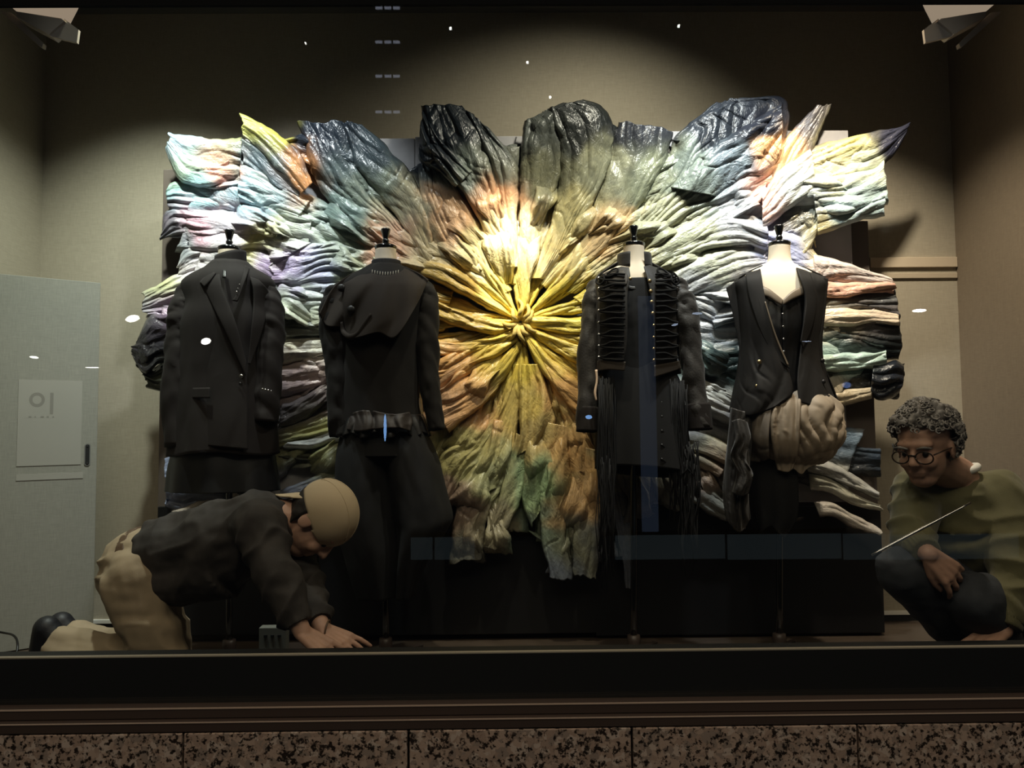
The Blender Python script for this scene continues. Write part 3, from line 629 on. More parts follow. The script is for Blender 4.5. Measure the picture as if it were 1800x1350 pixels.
# garments one can make out one by one: (outer/near edge A, edge B, lift, bulge, folds, amp)
G = [
 # left upper corner
 ([(425,243),(385,246),(340,242),(297,234)], [(420,332),(380,335),(340,330),(312,318),(292,268)], .065, .10, 5, .30),
 ([(420,318),(365,322),(315,318),(298,324)], [(412,374),(370,374),(330,376),(296,372)], .04, .16, 4, .30),
 ([(412,364),(350,366),(296,366),(284,402)], [(404,418),(360,420),(320,416),(284,424)], .045, .16, 4, .30),
 ([(414,392),(360,414),(330,424),(316,452)], [(402,474),(370,470),(345,478),(310,490)], .035, .16, 4, .32),
 ([(402,448),(340,470),(290,492),(250,516)], [(404,562),(350,558),(300,556),(256,560)], .03, .14, 6, .32),
 ([(310,548),(285,552),(262,556),(240,600)], [(312,640),(280,640),(255,660),(228,622)], .04, .22, 4, .5, (34, 34, 37)),
 ([(312,620),(280,640),(262,650),(240,640)], [(316,700),(300,700),(292,692),(262,684)], .03, .2, 3, .45, (46, 50, 52)),
 # second group: yellow collar and pale long shirts
 ([(552,318),(522,262),(472,222),(423,201)], [(532,338),(490,300),(455,262),(424,240)], .10, .12, 4, .28),
 ([(528,332),(490,296),(455,262),(424,238)], [(524,350),(480,328),(450,304),(424,286)], .085, .10, 3, .25, (66, 80, 92)),
 ([(545,352),(500,322),(460,296),(424,280)], [(522,384),(480,374),(450,366),(420,356)], .075, .14, 7, .30),
 ([(548,380),(500,376),(450,360),(420,352)], [(540,446),(500,420),(455,392),(418,372)], .05, .16, 4, .28),
 ([(548,425),(500,415),(450,398),(412,378)], [(500,452),(470,440),(440,425),(410,404)], .06, .18, 3, .28),
 ([(545,440),(500,445),(450,440),(412,408)], [(500,500),(470,490),(440,470),(405,440)], .03, .18, 4, .28),
 ([(680,450),(600,425),(540,430),(470,452)], [(640,520),(580,480),(530,500),(480,496)], .06, .2, 5, .30),
 ([(650,470),(600,470),(550,480),(490,500)], [(640,545),(590,530),(540,530),(490,522)], .05, .2, 4, .32),
 # slate jacket
 ([(735,470),(640,400),(560,332),(526,212)], [(752,450),(690,380),(632,300),(604,214)], .05, .10, 5, .24),
 ([(752,462),(690,372),(632,300),(602,214)], [(765,450),(744,352),(700,280),(640,222)], .062, .14, 5, .26),
 # big dark hooded piece with its crumpled collar
 ([(880,520),(800,470),(748,400),(735,290)], [(900,510),(850,410),(800,320),(768,260)], .055, .12, 6, .30),
 ([(870,430),(820,350),(760,270),(743,184)], [(885,420),(868,330),(850,240),(815,189)], .085, .16, 6, .34),
 ([(895,470),(878,380),(855,290),(818,192)], [(912,470),(908,360),(906,290),(860,228)], .065, .16, 4, .30),
 ([(830,300),(800,270),(770,236),(744,188)], [(800,330),(765,300),(742,285),(735,270)], .10, .22, 3, .45),
 # tall pieces right of the seam
 ([(918,480),(916,400),(914,320),(922,214)], [(935,480),(960,380),(990,290),(1000,188),(965,192)], .06, .14, 6, .30),
 ([(935,490),(968,390),(985,290),(966,190)], [(955,490),(1010,410),(1062,310),(1076,240),(1062,190),(1024,176)], .08, .14, 6, .28),
 ([(950,500),(1020,415),(1065,310),(1088,210)], [(965,510),(1080,425),(1150,320),(1172,282),(1180,232)], .06, .13, 7, .30),
 ([(975,515),(1090,415),(1165,315),(1188,240),(1262,180)], [(1010,515),(1150,425),(1270,370),(1345,318),(1374,280),(1379,180),(1310,173)], .055, .09, 8, .28),
 ([(1180,330),(1230,270),(1290,230),(1376,182)], [(1260,345),(1310,310),(1350,300),(1374,268)], .095, .12, 5, .36),
 ([(1010,525),(1140,430),(1240,375),(1345,318)], [(1030,540),(1160,470),(1260,420),(1350,345)], .075, .18, 5, .30),
 # right wing
 ([(1345,335),(1368,262),(1408,214),(1438,183)], [(1372,336),(1418,280),(1440,230),(1458,186)], .07, .14, 5, .26),
 ([(1340,342),(1370,300),(1400,280),(1424,262)], [(1340,404),(1380,372),(1410,352),(1436,334)], .08, .16, 6, .24),
 ([(1424,262),(1480,246),(1540,230),(1598,217)], [(1428,332),(1490,312),(1550,290),(1592,234)], .055, .11, 6, .30),
 ([(1426,318),(1490,306),(1535,296),(1553,284)], [(1436,388),(1500,376),(1540,362),(1558,360)], .065, .16, 4, .28),
 ([(1436,376),(1490,366),(1530,350),(1556,340)], [(1437,414),(1480,398),(1525,384),(1558,378)], .075, .2, 3, .28),
 ([(1335,398),(1370,378),(1405,356),(1436,348)], [(1400,440),(1415,432),(1428,424),(1437,440)], .03, .12, 3, .28),
 ([(1330,396),(1370,402),(1410,420),(1436,452)], [(1325,440),(1370,462),(1405,474),(1430,470)], .055, .2, 5, .34),
 ([(1190,420),(1250,380),(1300,372),(1345,392)], [(1180,470),(1240,440),(1300,430),(1350,440)], .07, .2, 5, .36),
 ([(1180,470),(1240,445),(1300,435),(1345,445)], [(1190,540),(1240,510),(1290,490),(1345,470)], .06, .2, 5, .36),
 ([(1430,452),(1480,462),(1530,478),(1566,490)], [(1436,500),(1480,496),(1530,500),(1570,502)], .07, .16, 4, .24, (220, 204, 196)),
 ([(1440,494),(1490,496),(1530,498),(1572,498)], [(1444,524),(1490,520),(1530,516),(1573,514)], .075, .2, 4, .34, (228, 172, 146)),
 ([(1446,514),(1490,514),(1530,512),(1573,508)], [(1448,548),(1490,546),(1530,552),(1580,562)], .045, .2, 3, .24, (72, 74, 74)),
 ([(1448,544),(1490,540),(1530,548),(1580,552)], [(1446,572),(1490,572),(1530,568),(1580,572)], .075, .22, 4, .34, (228, 206, 176)),
 ([(1444,566),(1490,566),(1530,566),(1580,566)], [(1440,628),(1490,626),(1530,628),(1582,630)], .04, .16, 4, .28, (22, 27, 28)),
 ([(1440,626),(1480,622),(1520,622),(1562,614)], [(1446,652),(1480,652),(1520,648),(1558,640)], .085, .22, 4, .32, (190, 214, 202)),
 ([(1444,646),(1490,644),(1530,640),(1590,640)], [(1458,694),(1490,692),(1530,692),(1574,700)], .035, .16, 4, .28, (17, 20, 22)),
 ([(1535,640),(1555,640),(1575,636),(1590,646)], [(1530,690),(1545,702),(1560,702),(1576,694)], .07, .2, 4, .5, (30, 33, 40)),
 ([(1462,690),(1490,686),(1515,684),(1530,682)], [(1466,712),(1490,712),(1510,706),(1530,700)], .075, .25, 3, .40, (206, 188, 158)),
 # lower right legs
 ([(1380,812),(1430,794),(1480,784),(1545,788)], [(1390,856),(1440,836),(1490,832),(1548,836)], .035, .14, 3, .25, (26, 28, 34)),
 ([(1412,806),(1450,812),(1500,836),(1546,868)], [(1420,828),(1450,838),(1500,858),(1548,880)], .075, .28, 3, .34, (190, 190, 186)),
 ([(1420,830),(1460,842),(1500,866),(1546,888)], [(1424,860),(1460,866),(1500,884),(1546,894)], .075, .3, 3, .30, (178, 176, 160)),
 ([(1430,882),(1465,884),(1505,908),(1546,932)], [(1440,906),(1470,908),(1505,928),(1546,942)], .075, .3, 3, .32, (196, 188, 180)),
 ([(1210,758),(1235,766),(1260,774),(1290,790)], [(1208,794),(1235,800),(1260,812),(1290,824)], .08, .28, 4, .22),
 ([(1204,792),(1230,800),(1252,812),(1272,826)], [(1206,812),(1225,818),(1245,828),(1262,838)], .085, .28, 3, .26),
 ([(1200,800),(1235,840),(1270,880),(1312,926)], [(1190,860),(1220,885),(1250,904),(1310,928)], .06, .16, 3, .25),
 # long bottom skirts
 ([(905,640),(880,720),(850,780),(800,880)], [(925,640),(915,720),(905,800),(880,860)], .075, .16, 5, .34),
 ([(885,700),(820,770),(775,800),(765,860)], [(900,720),(870,790),(830,840),(800,880)], .06, .16, 5, .34),
 ([(880,760),(830,840),(800,900),(790,992)], [(908,770),(885,850),(860,900),(850,985)], .08, .14, 5, .36),
 ([(905,760),(885,840),(865,900),(850,965)], [(925,770),(925,840),(905,900),(880,960)], .09, .18, 4, .40),
 ([(918,640),(915,700),(912,750),(908,800)], [(955,640),(970,700),(975,745),(965,770)], .085, .2, 3, .30),
 ([(918,770),(915,830),(920,890),(935,930)], [(960,770),(962,830),(955,880),(950,900)], .08, .16, 3, .36),
 ([(950,740),(945,840),(950,930),(965,1018)], [(1000,750),(1000,850),(995,930),(1005,1015)], .095, .16, 4, .28),
 ([(960,660),(985,720),(1000,780),(1010,830)], [(1010,680),(1030,740),(1045,790),(1050,840)], .08, .2, 4, .32),
 ([(995,780),(1005,860),(1005,930),(1010,1012)], [(1045,790),(1060,860),(1060,930),(1050,1024)], .085, .16, 4, .30),
 ([(1050,820),(1070,880),(1085,950),(1100,1036)], [(1095,830),(1105,890),(1112,950),(1114,1036)], .05, .16, 4, .30),
 ([(1080,800),(1090,830),(1105,870),(1125,905)], [(1130,800),(1150,830),(1160,850),(1150,880)], .06, .16, 3, .30),
 ([(1120,830),(1150,850),(1160,880),(1190,900)], [(1160,820),(1190,840),(1200,860),(1215,880)], .055, .2, 3, .35),
 # between the two left figures
 ([(640,500),(590,505),(540,500),(495,515)], [(640,545),(590,545),(540,548),(490,552)], .06, .2, 4, .36),
 ([(640,545),(590,548),(540,545),(490,552)], [(640,600),(590,592),(540,592),(490,594)], .055, .22, 3, .3, (60, 62, 60)),
 ([(640,592),(590,598),(540,598),(490,600)], [(640,640),(590,624),(540,632),(490,642)], .075, .22, 4, .34, (190, 184, 168)),
 ([(640,630),(590,632),(540,634),(490,640)], [(640,690),(590,678),(540,690),(490,700)], .05, .2, 4, .34),
 ([(640,680),(590,664),(540,690),(490,716)], [(640,730),(590,700),(540,735),(488,756)], .07, .22, 4, .4, (70, 66, 66)),
 ([(640,720),(590,716),(540,736),(488,752)], [(640,760),(590,764),(540,776),(486,790)], .055, .2, 4, .4),
 ([(640,760),(590,752),(550,770),(500,776)], [(640,790),(590,778),(550,790),(500,786)], .08, .28, 3, .36, (190, 196, 200)),
 ([(640,790),(590,795),(550,798),(490,800)], [(640,830),(590,820),(550,812),(500,812)], .05, .22, 3, .4, (30, 32, 30)),
 ([(640,825),(590,822),(550,840),(495,860)], [(640,850),(590,845),(550,866),(500,880)], .075, .24, 3, .4),
 ([(420,800),(350,800),(310,798),(286,806)], [(420,890),(350,890),(320,900),(288,890)], .035, .12, 5, .4),
 ([(420,860),(380,870),(340,885),(300,900)], [(420,885),(390,894),(350,905),(320,915)], .06, .25, 3, .4, (190, 176, 160)),
 # horizontal twisted sleeves beside the hub
 ([(905,568),(860,560),(800,540),(745,520)], [(905,582),(860,590),(800,572),(745,556)], .07, .34, 2, .34),
 ([(905,576),(860,592),(800,600),(740,590)], [(908,590),(860,612),(800,626),(740,624)], .075, .34, 2, .34),
 ([(908,590),(860,610),(800,636),(735,640)], [(912,600),(870,634),(810,664),(740,676)], .07, .32, 3, .34),
 ([(910,598),(870,640),(820,690),(760,720)], [(918,606),(890,660),(850,712),(790,760)], .085, .30, 3, .34),
 ([(925,556),(970,556),(1020,560),(1070,556)], [(925,572),(970,580),(1020,590),(1070,590)], .075, .34, 2, .30),
 ([(925,572),(970,590),(1020,606),(1070,606)], [(925,584),(965,610),(1010,636),(1060,646)], .075, .34, 2, .34),
 ([(925,582),(960,620),(1000,660),(1050,690)], [(922,594),(945,640),(980,690),(1020,740)], .085, .30, 3, .34),
]
for i, g_ in enumerate(G):
    A, B, h0, bu, nf, am = g_[:6]
    patch('garment', A, B, art, M['cloth'], dep, h0=h0*.85, bulge=bu, folds=nf, amp=am, seed=300+i, res=2.1, ragged=5, cross=.35, tint=g_[6] if len(g_) > 6 else None)
# loose flaps and crumpled shirt fronts that lie across the others
FL = [(820,760,70,110,.5),(870,800,60,120,.2),(840,850,60,110,.3),(880,880,55,110,.1),(830,930,50,100,.25),(870,930,46,90,-.1),(940,800,60,110,-.05),(975,830,56,120,-.1),(1010,870,56,130,.0),(1030,930,50,120,-.1),(985,950,44,110,.05),(1045,850,46,100,.1),(960,900,40,110,.1),
      (800,690,60,90,.9),(850,660,50,90,.8),(990,700,50,90,-.6),(1015,760,54,90,-.3),(1120,870,50,90,-.2),(1160,840,50,80,-.5),(1230,840,40,90,-.6)]
for x0, y0, x1, y1, n_ in ((430,390,560,440,3),(600,370,740,470,6),(770,360,890,450,5),(940,340,1070,440,5),(1110,340,1320,480,9),(1220,480,1320,760,8),(500,500,600,800,7)):
    for q in range(n_):
        x, y = rnd.uniform(x0, x1), rnd.uniform(y0, y1)
        FL.append((x, y, rnd.uniform(26, 52), rnd.uniform(70, 130), rnd.uniform(-.35, .35)))
for i, (x, y, w_, l_, da) in enumerate(FL):
    fixed = i < 20
    t = math.atan2(y-HUBY, x-HUBX) + (0 if fixed else da); ux, uy = math.cos(t), math.sin(t)
    if fixed: ux, uy = math.sin(-da*.9), math.cos(da*.9)
    A, B = [], []
    for q in range(4):
        s_ = q/3 - .5; wv = w_*(.30 + .25*q/3 + .06*math.sin(i*1.9+q*2)); bx, by = x + ux*l_*s_ + uy*6*math.sin(i+q), y + uy*l_*s_ + ux*6*math.sin(i+q)
        A.append((bx - uy*wv, by + ux*wv)); B.append((bx + uy*wv, by - ux*wv))
    patch('garment', A, B, art, M['cloth'], dep, h0=.060 + .016*(i % 3), bulge=.16, folds=rnd.choice((2, 3, 4)), amp=rnd.uniform(.34, .5), seed=500+i, res=2.2, ragged=9, cross=.9, sink=.045, inner=-.045)
# knots of rolled cloth round the hub
for i in range(9):
    t = 2*math.pi*i/9 + .3
    r0, r1 = 6, rnd.uniform(26, 46)
    pts = []; rr = []
    for q in range(5):
        s = q/4; rad = r0 + (r1-r0)*s; tt = t + .35*math.sin(3*s + i)
        x, y = HUBX + rad*math.cos(tt), HUBY + rad*math.sin(tt)
        pts.append(at(x, y, YB - .060 - .055*math.sin(math.pi*min(1, s*.9+.1)))); rr.append(.011*(1.0 - .4*s))
    o = tube('cloth_knot', pts, rr, M['cloth'], art, n=10)
    me = o.data; ca = me.color_attributes.new('paint', 'FLOAT_COLOR', 'POINT')
    ca.data.foreach_set('color', [.78, .60, .18, 1]*len(me.vertices)); me.uv_layers.new(name='UVMap')
# ================================================================ DRESS FORMS AND THEIR CLOTHES
YM = 0.90
MP = mpp(YM)
class Loft:
    """a garment body: rings (py, x left, x right, half depth) about the plane YC"""
    def __init__(s, rings, YC=YM):
        s.r = smooth_path(rings, 8); s.YC = YC; s.y = s.r[:, 0]
    def ring(s, py): return [np.interp(py, s.y, s.r[:, k]) for k in (1, 2, 3)]
    def front(s, px, py, off=0.0):
        xl, xr, b = s.ring(np.asarray(py, float))
        xn = np.clip((np.asarray(px, float) - (xl+xr)/2)/((xr-xl)/2), -.985, .985)
        return s.YC - b*np.sqrt(1 - xn**2) - off
    def build(s, name, m, parent=None, nth=96, nz=60, fold=None, hem=None, th=(0, 2*math.pi), thick=.004, ends=False):
        full = th[1] - th[0] > 6.28
        T = np.linspace(th[0], th[1], nth, endpoint=not full)
        t = np.linspace(0, 1, nz)
        TT, tt = np.meshgrid(T, t)
        y0, y1 = s.y[0], s.y[-1]
        y1_ = y1 + (hem(TT) if hem is not None else 0)
        py = y0 + (y1_ - y0)*tt
        xl, xr, b = s.ring(np.clip(py, y0, y1))
        d = fold(TT, tt) if fold is not None else np.zeros_like(TT)
        a = (xr-xl)/2*mpp(s.YC) + d; b = b + d
        C = atn((xl+xr)/2, py, np.full_like(py, s.YC))
        C[..., 0] += a*np.cos(TT); C[..., 1] -= b*np.sin(TT)
        f = grid_faces(nz, nth, full).tolist()
        if ends:
            f.append(list(range(nth))[::-1]); f.append([(nz-1)*nth + k for k in range(nth)])
        o = link(name, mesh_np(name, C.reshape(-1, 3), f), m, parent)
        if thick: solid(o, thick, 1.0)
        return o
def wr(seed, amp, fx=3.0, fz=4.0):
    return lambda T, t: amp*fbm(np.cos(T)*fx + 5, np.sin(T)*fx + t*fz, seed, 3)
def garm(name, L, edges, m, parent, off=.008, bulge=0.0, folds=3, amp=0.0, seed=0, res=2.5, thick=.003, **kw):
    """a panel lying on the body of loft L, between guide edges in picture order"""
    return patch(name, edges, None, parent, m, lambda x, y: L.front(x, y), h0=off, bulge=bulge, folds=folds, amp=amp, seed=seed, res=res, ragged=0, thick=thick, **kw)
def button(L, px, py, r, m, parent, off=.012):
    p = at(px, py, float(L.front(px, py, off)))
    bm = bmesh.new()
    bmesh.ops.create_uvsphere(bm, u_segments=14, v_segments=8, radius=r)
    for v in bm.verts: v.co.y *= .45
    bmesh.ops.translate(bm, vec=p, verts=bm.verts)
    me = bpy.data.meshes.new('button'); bm.to_mesh(me); bm.free()
    return link('button', me, m, parent)
def sleeve(name, path, m, parent, seed, n=28, flat=.9, wrinkle=.004):
    """path: (px, py, Y, r)"""
    P = smooth_path([tuple(at(x, y, Y)) + (r,) for x, y, Y, r in path], 12)
    v, f = tube_np(P[:, :3], P[:, 3], n, flat, closed_ends=False)
    V = np.array(v).reshape(len(P), n, 3); C = P[:, None, :3]
    N = V - C; N /= np.linalg.norm(N, axis=-1, keepdims=True)
    z = np.linspace(0, len(P)/10, len(P))[:, None]; th = np.linspace(0, 2*math.pi, n, endpoint=False)[None]
    d = wrinkle*fbm(np.cos(th)*1.2 + z*.2, z*2.2 + np.sin(th)*1.2, seed, 3)
    V = V + N*d[..., None]
    o = link(name, mesh_np(name, V.reshape(-1, 3), f), m, parent)
    return solid(o, .003, -1)
def braid(L, pts, r, m, parent, off=.010, n=7, name='braid'):
    P = smooth_path(pts, 6)
    return tube(name, [at(x, y, float(L.front(x, y, off))) for x, y in P], [r]*len(P), m, parent, n=n, smooth=0)

FG = 'dress forms wearing black clothes'
def dress_form(cx, ycap, label, base_label, pole_to=1131, tilt=0, hipy=760):
    base = at(cx + tilt, 1131, YM); base.z = 0
    t = thing('dress_form', label, 'dress form', tuple(base), FG)
    L = Loft([(ycap+4, cx-18.5, cx+18.5, .041), (ycap+22, cx-19, cx+19, .042), (ycap+38, cx-24, cx+24, .048), (ycap+50, cx-50, cx+50, .060), (ycap+64, cx-68, cx+68, .074),
              (ycap+90, cx-70, cx+70, .088), (ycap+130, cx-66, cx+66, .100), (ycap+170, cx-58, cx+58, .09), (ycap+210, cx-52, cx+52, .082), (ycap+260, cx-62, cx+62, .092), (ycap+300, cx-66, cx+66, .098)])
    L.build('bust', M['cream'], t, nth=56, nz=60, thick=0, ends=True)
    c = at(cx, ycap+4, YM)
    lathe('neck_cap', [(.0425, -.004), (.0435, .002), (.0425, .007), (.036, .011), (.022, .016), (.012, .020)], c, M['gloss'], t)
    lathe('finial', [(.009, .018), (.0125, .023), (.0135, .028), (.0115, .033), (.0095, .036), (.0115, .042), (.0165, .062), (.0185, .070), (.0180, .075), (.012, .078), (.004, .079)], c, M['gloss'], t)
    hip = at(cx, ycap+300, YM)
    tube('pole', [(hip.x, YM, hip.z+.02), ((hip.x+base.x)/2, YM, hip.z/2), (base.x, YM, .05)], [.0125]*3, M['gloss'], t, n=14, smooth=3)
    lathe('pole_collar', [(.014, .085), (.024, .083), (.026, .060), (.024, .045), (.030, .030), (.030, .018), (.010, .016)], (base.x, YM, 0.0), M['bronze'], t, 18)
    for k in range(4):
        a = math.radians(28 + 90*k)
        d = Vector((math.cos(a), -math.sin(a)*.8, 0))
        bm = bmesh.new()
        box_bm(bm, (.115, 0, .0), (.20, .020, .007), None, .002)
        bmesh.ops.rotate(bm, cent=(0, 0, 0), matrix=Matrix.Rotation(math.radians(5.5), 3, 'Y'), verts=bm.verts)
        bmesh.ops.rotate(bm, cent=(0, 0, 0), matrix=Matrix.Rotation(math.atan2(d.y, d.x), 3, 'Z'), verts=bm.verts)
        bmesh.ops.translate(bm, vec=(base.x, YM, .0265), verts=bm.verts)
        me = bpy.data.meshes.new('leg'); bm.to_mesh(me); bm.free()
        link('leg', me, M['bronze'], t, False)
    return t, L
f1, B1 = dress_form(403, 434, 'dress form under the black long blazer, cream neck tilted behind a stand collar', '')
f2, B2 = dress_form(678, 432, 'dress form under the draped black cape jacket, ringed collar round its neck', '')
f3, B3 = dress_form(1114, 427, 'dress form under the braided parade jacket, neck between two collar halves', '')
f4, B4 = dress_form(1370, 426, 'dress form with bare cream chest under the open charcoal waistcoat', '')

def garment_root(name, label, cat, px, py, group=None):
    return thing(name, label, cat, tuple(at(px, py, YM)), group)

# ---------------- 1: long blazer, strap, skirt
J = garment_root('blazer', 'oversized black wool blazer with wide lapel and buckled shoulder strap', 'jacket', 395, 790)
L1 = Loft([(462, 374, 434, .066), (474, 360, 446, .080), (486, 336, 468, .098), (498, 322, 480, .108), (512, 324, 477, .114), (535, 328, 473, .120), (570, 318, 480, .128), (630, 318, 476, .126), (690, 314, 478, .132), (745, 308, 482, .142), (797, 303, 486, .148)])
L1.build('body', M['wool'], J, fold=lambda T, t: .004*fbm(np.cos(T)*2.5+3, t*3, 4, 3) + .006*t**2*np.sin(7*T+1), hem=lambda T: 4*np.sin(3*T))
sleeve('sleeve', [(350, 502, YM+.015, .024), (336, 514, YM, .046), (328, 534, YM-.012, .055), (323, 566, YM-.02, .059), (319, 610, YM-.03, .058), (314, 680, YM-.04, .054), (311, 786, YM-.055, .046)], M['wool'], J, 21, wrinkle=.006)
sleeve('sleeve', [(448, 502, YM+.015, .024), (461, 514, YM, .046), (470, 534, YM-.012, .055), (472, 566, YM-.02, .058), (471, 610, YM-.03, .059), (467, 680, YM-.04, .055), (464, 742, YM-.05, .050)], M['wool'], J, 22, wrinkle=.006)
# overlapping front and the big lapels
garm('front_panel', L1, [[(352, 500), (345, 560), (340, 650), (330, 780)], [(384, 480), (412, 570), (433, 655), (436, 790)]], M['wool'], J, off=.010, amp=.02, folds=2, seed=31, thick=.004)
garm('lapel', L1, [[(366, 484), (356, 500), (392, 576), (431, 660)], [(386, 478), (392, 508), (414, 566), (433, 636)]], M['wool'], J, off=.020, bulge=.05, seed=32, thick=.004)
garm('collar_flap', L1, [[(352, 496), (360, 486), (366, 478)], [(360, 506), (370, 494), (380, 480)]], M['wool'], J, off=.026, seed=33)
garm('lapel', L1, [[(440, 486), (446, 520), (442, 580), (436, 640)], [(456, 492), (474, 520), (462, 580), (440, 640)]], M['wool'], J, off=.012, seed=34)
# stand collar that leans to one side
cz = at(402, 470, YM)
def stand_collar(name, parent, m, pts_top, pts_bot, rx, ry, th0, th1, YC=YM, n=36, thick=.004):
    V = []
    for (xt, yt), (xb, yb), rr in ((pts_top, pts_bot, 1.0),):
        for s in np.linspace(0, 1, 7):
            for k in range(n):
                th = th0 + (th1 - th0)*k/(n-1)
                c = at(xb + (xt-xb)*s, yb + (yt-yb)*s, YC)
                lean = (.010*math.cos(th))*(-1)
                V.append((c.x + rx*math.cos(th)*(1+.08*(1-s)), YC - ry*math.sin(th)*(1+.08*(1-s)), c.z + lean*s*0))
    o = link(name, mesh_np(name, V, grid_faces(7, n)), m, parent)
    return solid(o, thick, 1.0)
o = stand_collar('stand_collar', J, M['wool'], (403, 452), (402, 482), .063, .062, math.radians(-150), math.radians(128))
for v in o.data.vertices:                    # the collar rises to one side as worn
    v.co.z += (v.co.x - cz.x)*.30 + .006
garm('collar_tab', L1, [[(391, 474), (391, 488)], [(397, 474), (397, 488)]], M['satin'], J, off=.040)
garm('shoulder_strap', L1, [[(431, 466), (424, 492), (415, 518), (408, 528)], [(439, 470), (430, 496), (421, 522), (417, 530)]], M['wool'], J, off=.026, thick=.004)
for x, y in ((418, 507), (416, 513), (421, 500)): button(L1, x, y, .0028, M['metal'], J, .029)
button(L1, 424, 661, .0075, M['metal'], J, .018); button(L1, 422, 674, .005, M['satin'], J, .018)
garm('pocket_flap', L1, [[(326, 682), (326, 700)], [(368, 681), (368, 700)]], M['wool'], J, off=.034, thick=.004)
for i in range(4): button(L1, 461+5*i, 684+1.2*i, .0042, M['metal'], J, .055)
S = garment_root('straight_skirt', 'plain black skirt hanging below the long blazer hem', 'skirt', 395, 862)
LS1 = Loft([(748, 322, 470, .100), (780, 312, 477, .116), (820, 302, 484, .130), (862, 298, 490, .138)])
LS1.build('skirt_body', M['satin'], S, fold=lambda T, t: .005*t*np.sin(9*T))
garm('waistband', LS1, [[(330, 750), (330, 760)], [(460, 750), (460, 760)]], M['satin'], S, off=.006)

# ---------------- 2: cape jacket, ruffle top, wide trousers
J = garment_root('cape_jacket', 'black wool jacket with a draped asymmetric cape and two big buttons', 'jacket', 675, 770)
L2 = Loft([(468, 652, 706, .062), (478, 634, 724, .078), (490, 612, 742, .096), (505, 600, 752, .110), (545, 602, 746, .124), (620, 604, 738, .126), (690, 602, 738, .128), (748, 600, 742, .134)])
L2.build('body', M['wool2'], J, fold=lambda T, t: .004*fbm(np.cos(T)*2.5+3, t*3, 14, 3) + .006*t**2*np.sin(8*T))
sleeve('sleeve', [(622, 506, YM+.015, .022), (602, 516, YM, .042), (592, 530, YM-.01, .050), (587, 556, YM-.02, .054), (591, 620, YM-.03, .050), (596, 700, YM-.04, .046), (602, 766, YM-.05, .042)], M['wool2'], J, 41, wrinkle=.009)
sleeve('sleeve', [(722, 500, YM+.015, .022), (738, 508, YM, .038), (747, 520, YM-.01, .045), (749, 550, YM-.02, .046), (751, 610, YM-.03, .042), (758, 690, YM-.04, .034), (768, 756, YM-.05, .027)], M['wool2'], J, 42, wrinkle=.006)
lines = [[(642, 470), (612, 484), (584, 508), (562, 552)], [(650, 478), (628, 500), (598, 540), (574, 572)], [(660, 482), (644, 510), (622, 552), (602, 576)], [(672, 484), (662, 516), (648, 560), (618, 594)],
         [(684, 484), (682, 520), (684, 560), (664, 584)], [(696, 481), (702, 510), (708, 548), (694, 592)], [(706, 476), (722, 496), (735, 515), (730, 540)], [(713, 468), (728, 476), (742, 484), (753, 492)]]
garm('cape', L2, lines, M['cape_lit'], J, off=.026, seed=43, res=2.2, thick=.005,
     hfn=lambda U, V: .034*U**.9*(.5 + .5*np.cos(2*math.pi*(V*3.6 + .25*np.sin(2.2*U) + .12*np.sin(5*V)))) + .020*U + .012*np.exp(-((V-.18)/.1)**2)*np.sin(math.pi*U))
# the rolled hem of the cape where it curls up
tube('cape_roll', [at(x, y, float(L2.front(x, y, .060))) for x, y in ((600, 566), (604, 584), (616, 592), (630, 586), (640, 570), (652, 552))], [.006, .010, .011, .010, .008, .004], M['cape_lit'], J, n=12)
for x, y in ((600, 506), (617, 544)):
    button(L2, x, y, .0155, M['satin'], J, .060); button(L2, x, y, .010, M['wool2'], J, .066)
stand_collar('knit_collar', J, mat('black_rib_knit', (.012, .011, .011), .8, .6, 240, stretch=(4, 4, .2)), (679, 459), (679, 474), .056, .056, math.radians(-276), math.radians(98), thick=.006)
for i in range(11):
    x = 654 + 4.6*i; y = 476 + 4.5*(1 - ((x-678)/26)**2)
    p = at(x, y, float(L2.front(x, y, .052)))
    a = link('stitch', bpy.data.meshes.get('stitch_mesh') or mesh_np('stitch_mesh', [(-.0012, 0, -.006), (.0012, 0, -.006), (.0022, 0, .006), (-.0002, 0, .006), (0, -.0015, 0)], [[0, 1, 4], [1, 2, 4], [2, 3, 4], [3, 0, 4]]), M['pearl'], J, False)
    a.location = p - Vector((0, 0, 0))
R = garment_root('ruffled_top', 'dark brown ruffled peplum peeping out beneath the cape jacket', 'top', 665, 756)
LR = Loft([(730, 602, 742, .122), (745, 596, 748, .138), (764, 592, 752, .146)])
LR.build('peplum', M['satin'], R, nz=24, nth=180, fold=lambda T, t: .012*t*np.sin(22*T + 2*np.sin(3*T)), hem=lambda T: 5*np.sin(11*T))
garm('ruffle', LR, [[(604, 734), (612, 742), (606, 754)], [(630, 722), (634, 738), (632, 758)], [(655, 722), (660, 738), (660, 754)], [(690, 728), (694, 740), (700, 752)], [(720, 724), (726, 740), (722, 758)]], mat('brown_black_ruffle', (.028, .022, .019), .6, .3, 300), R, off=.014, folds=9, amp=.5, seed=47)
P_ = garment_root('wide_trousers', 'very wide black trousers under the cape jacket, legs flaring to the right', 'trousers', 690, 1040)
LT = Loft([(744, 606, 740, .110), (775, 600, 752, .124), (800, 597, 758, .134)])
LT.build('hip', M['jersey'], P_, fold=lambda T, t: .003*np.sin(9*T))
LTa = Loft([(736, 612, 676, .100), (762, 602, 680, .112), (800, 594, 684, .128), (850, 592, 690, .140), (920, 594, 700, .145), (985, 612, 706, .13), (1046, 634, 700, .105)])
LTa.build('leg', M['jersey'], P_, fold=lambda T, t: .010*t*np.sin(6*T) + .004*fbm(np.cos(T)*2, t*4, 51, 3))
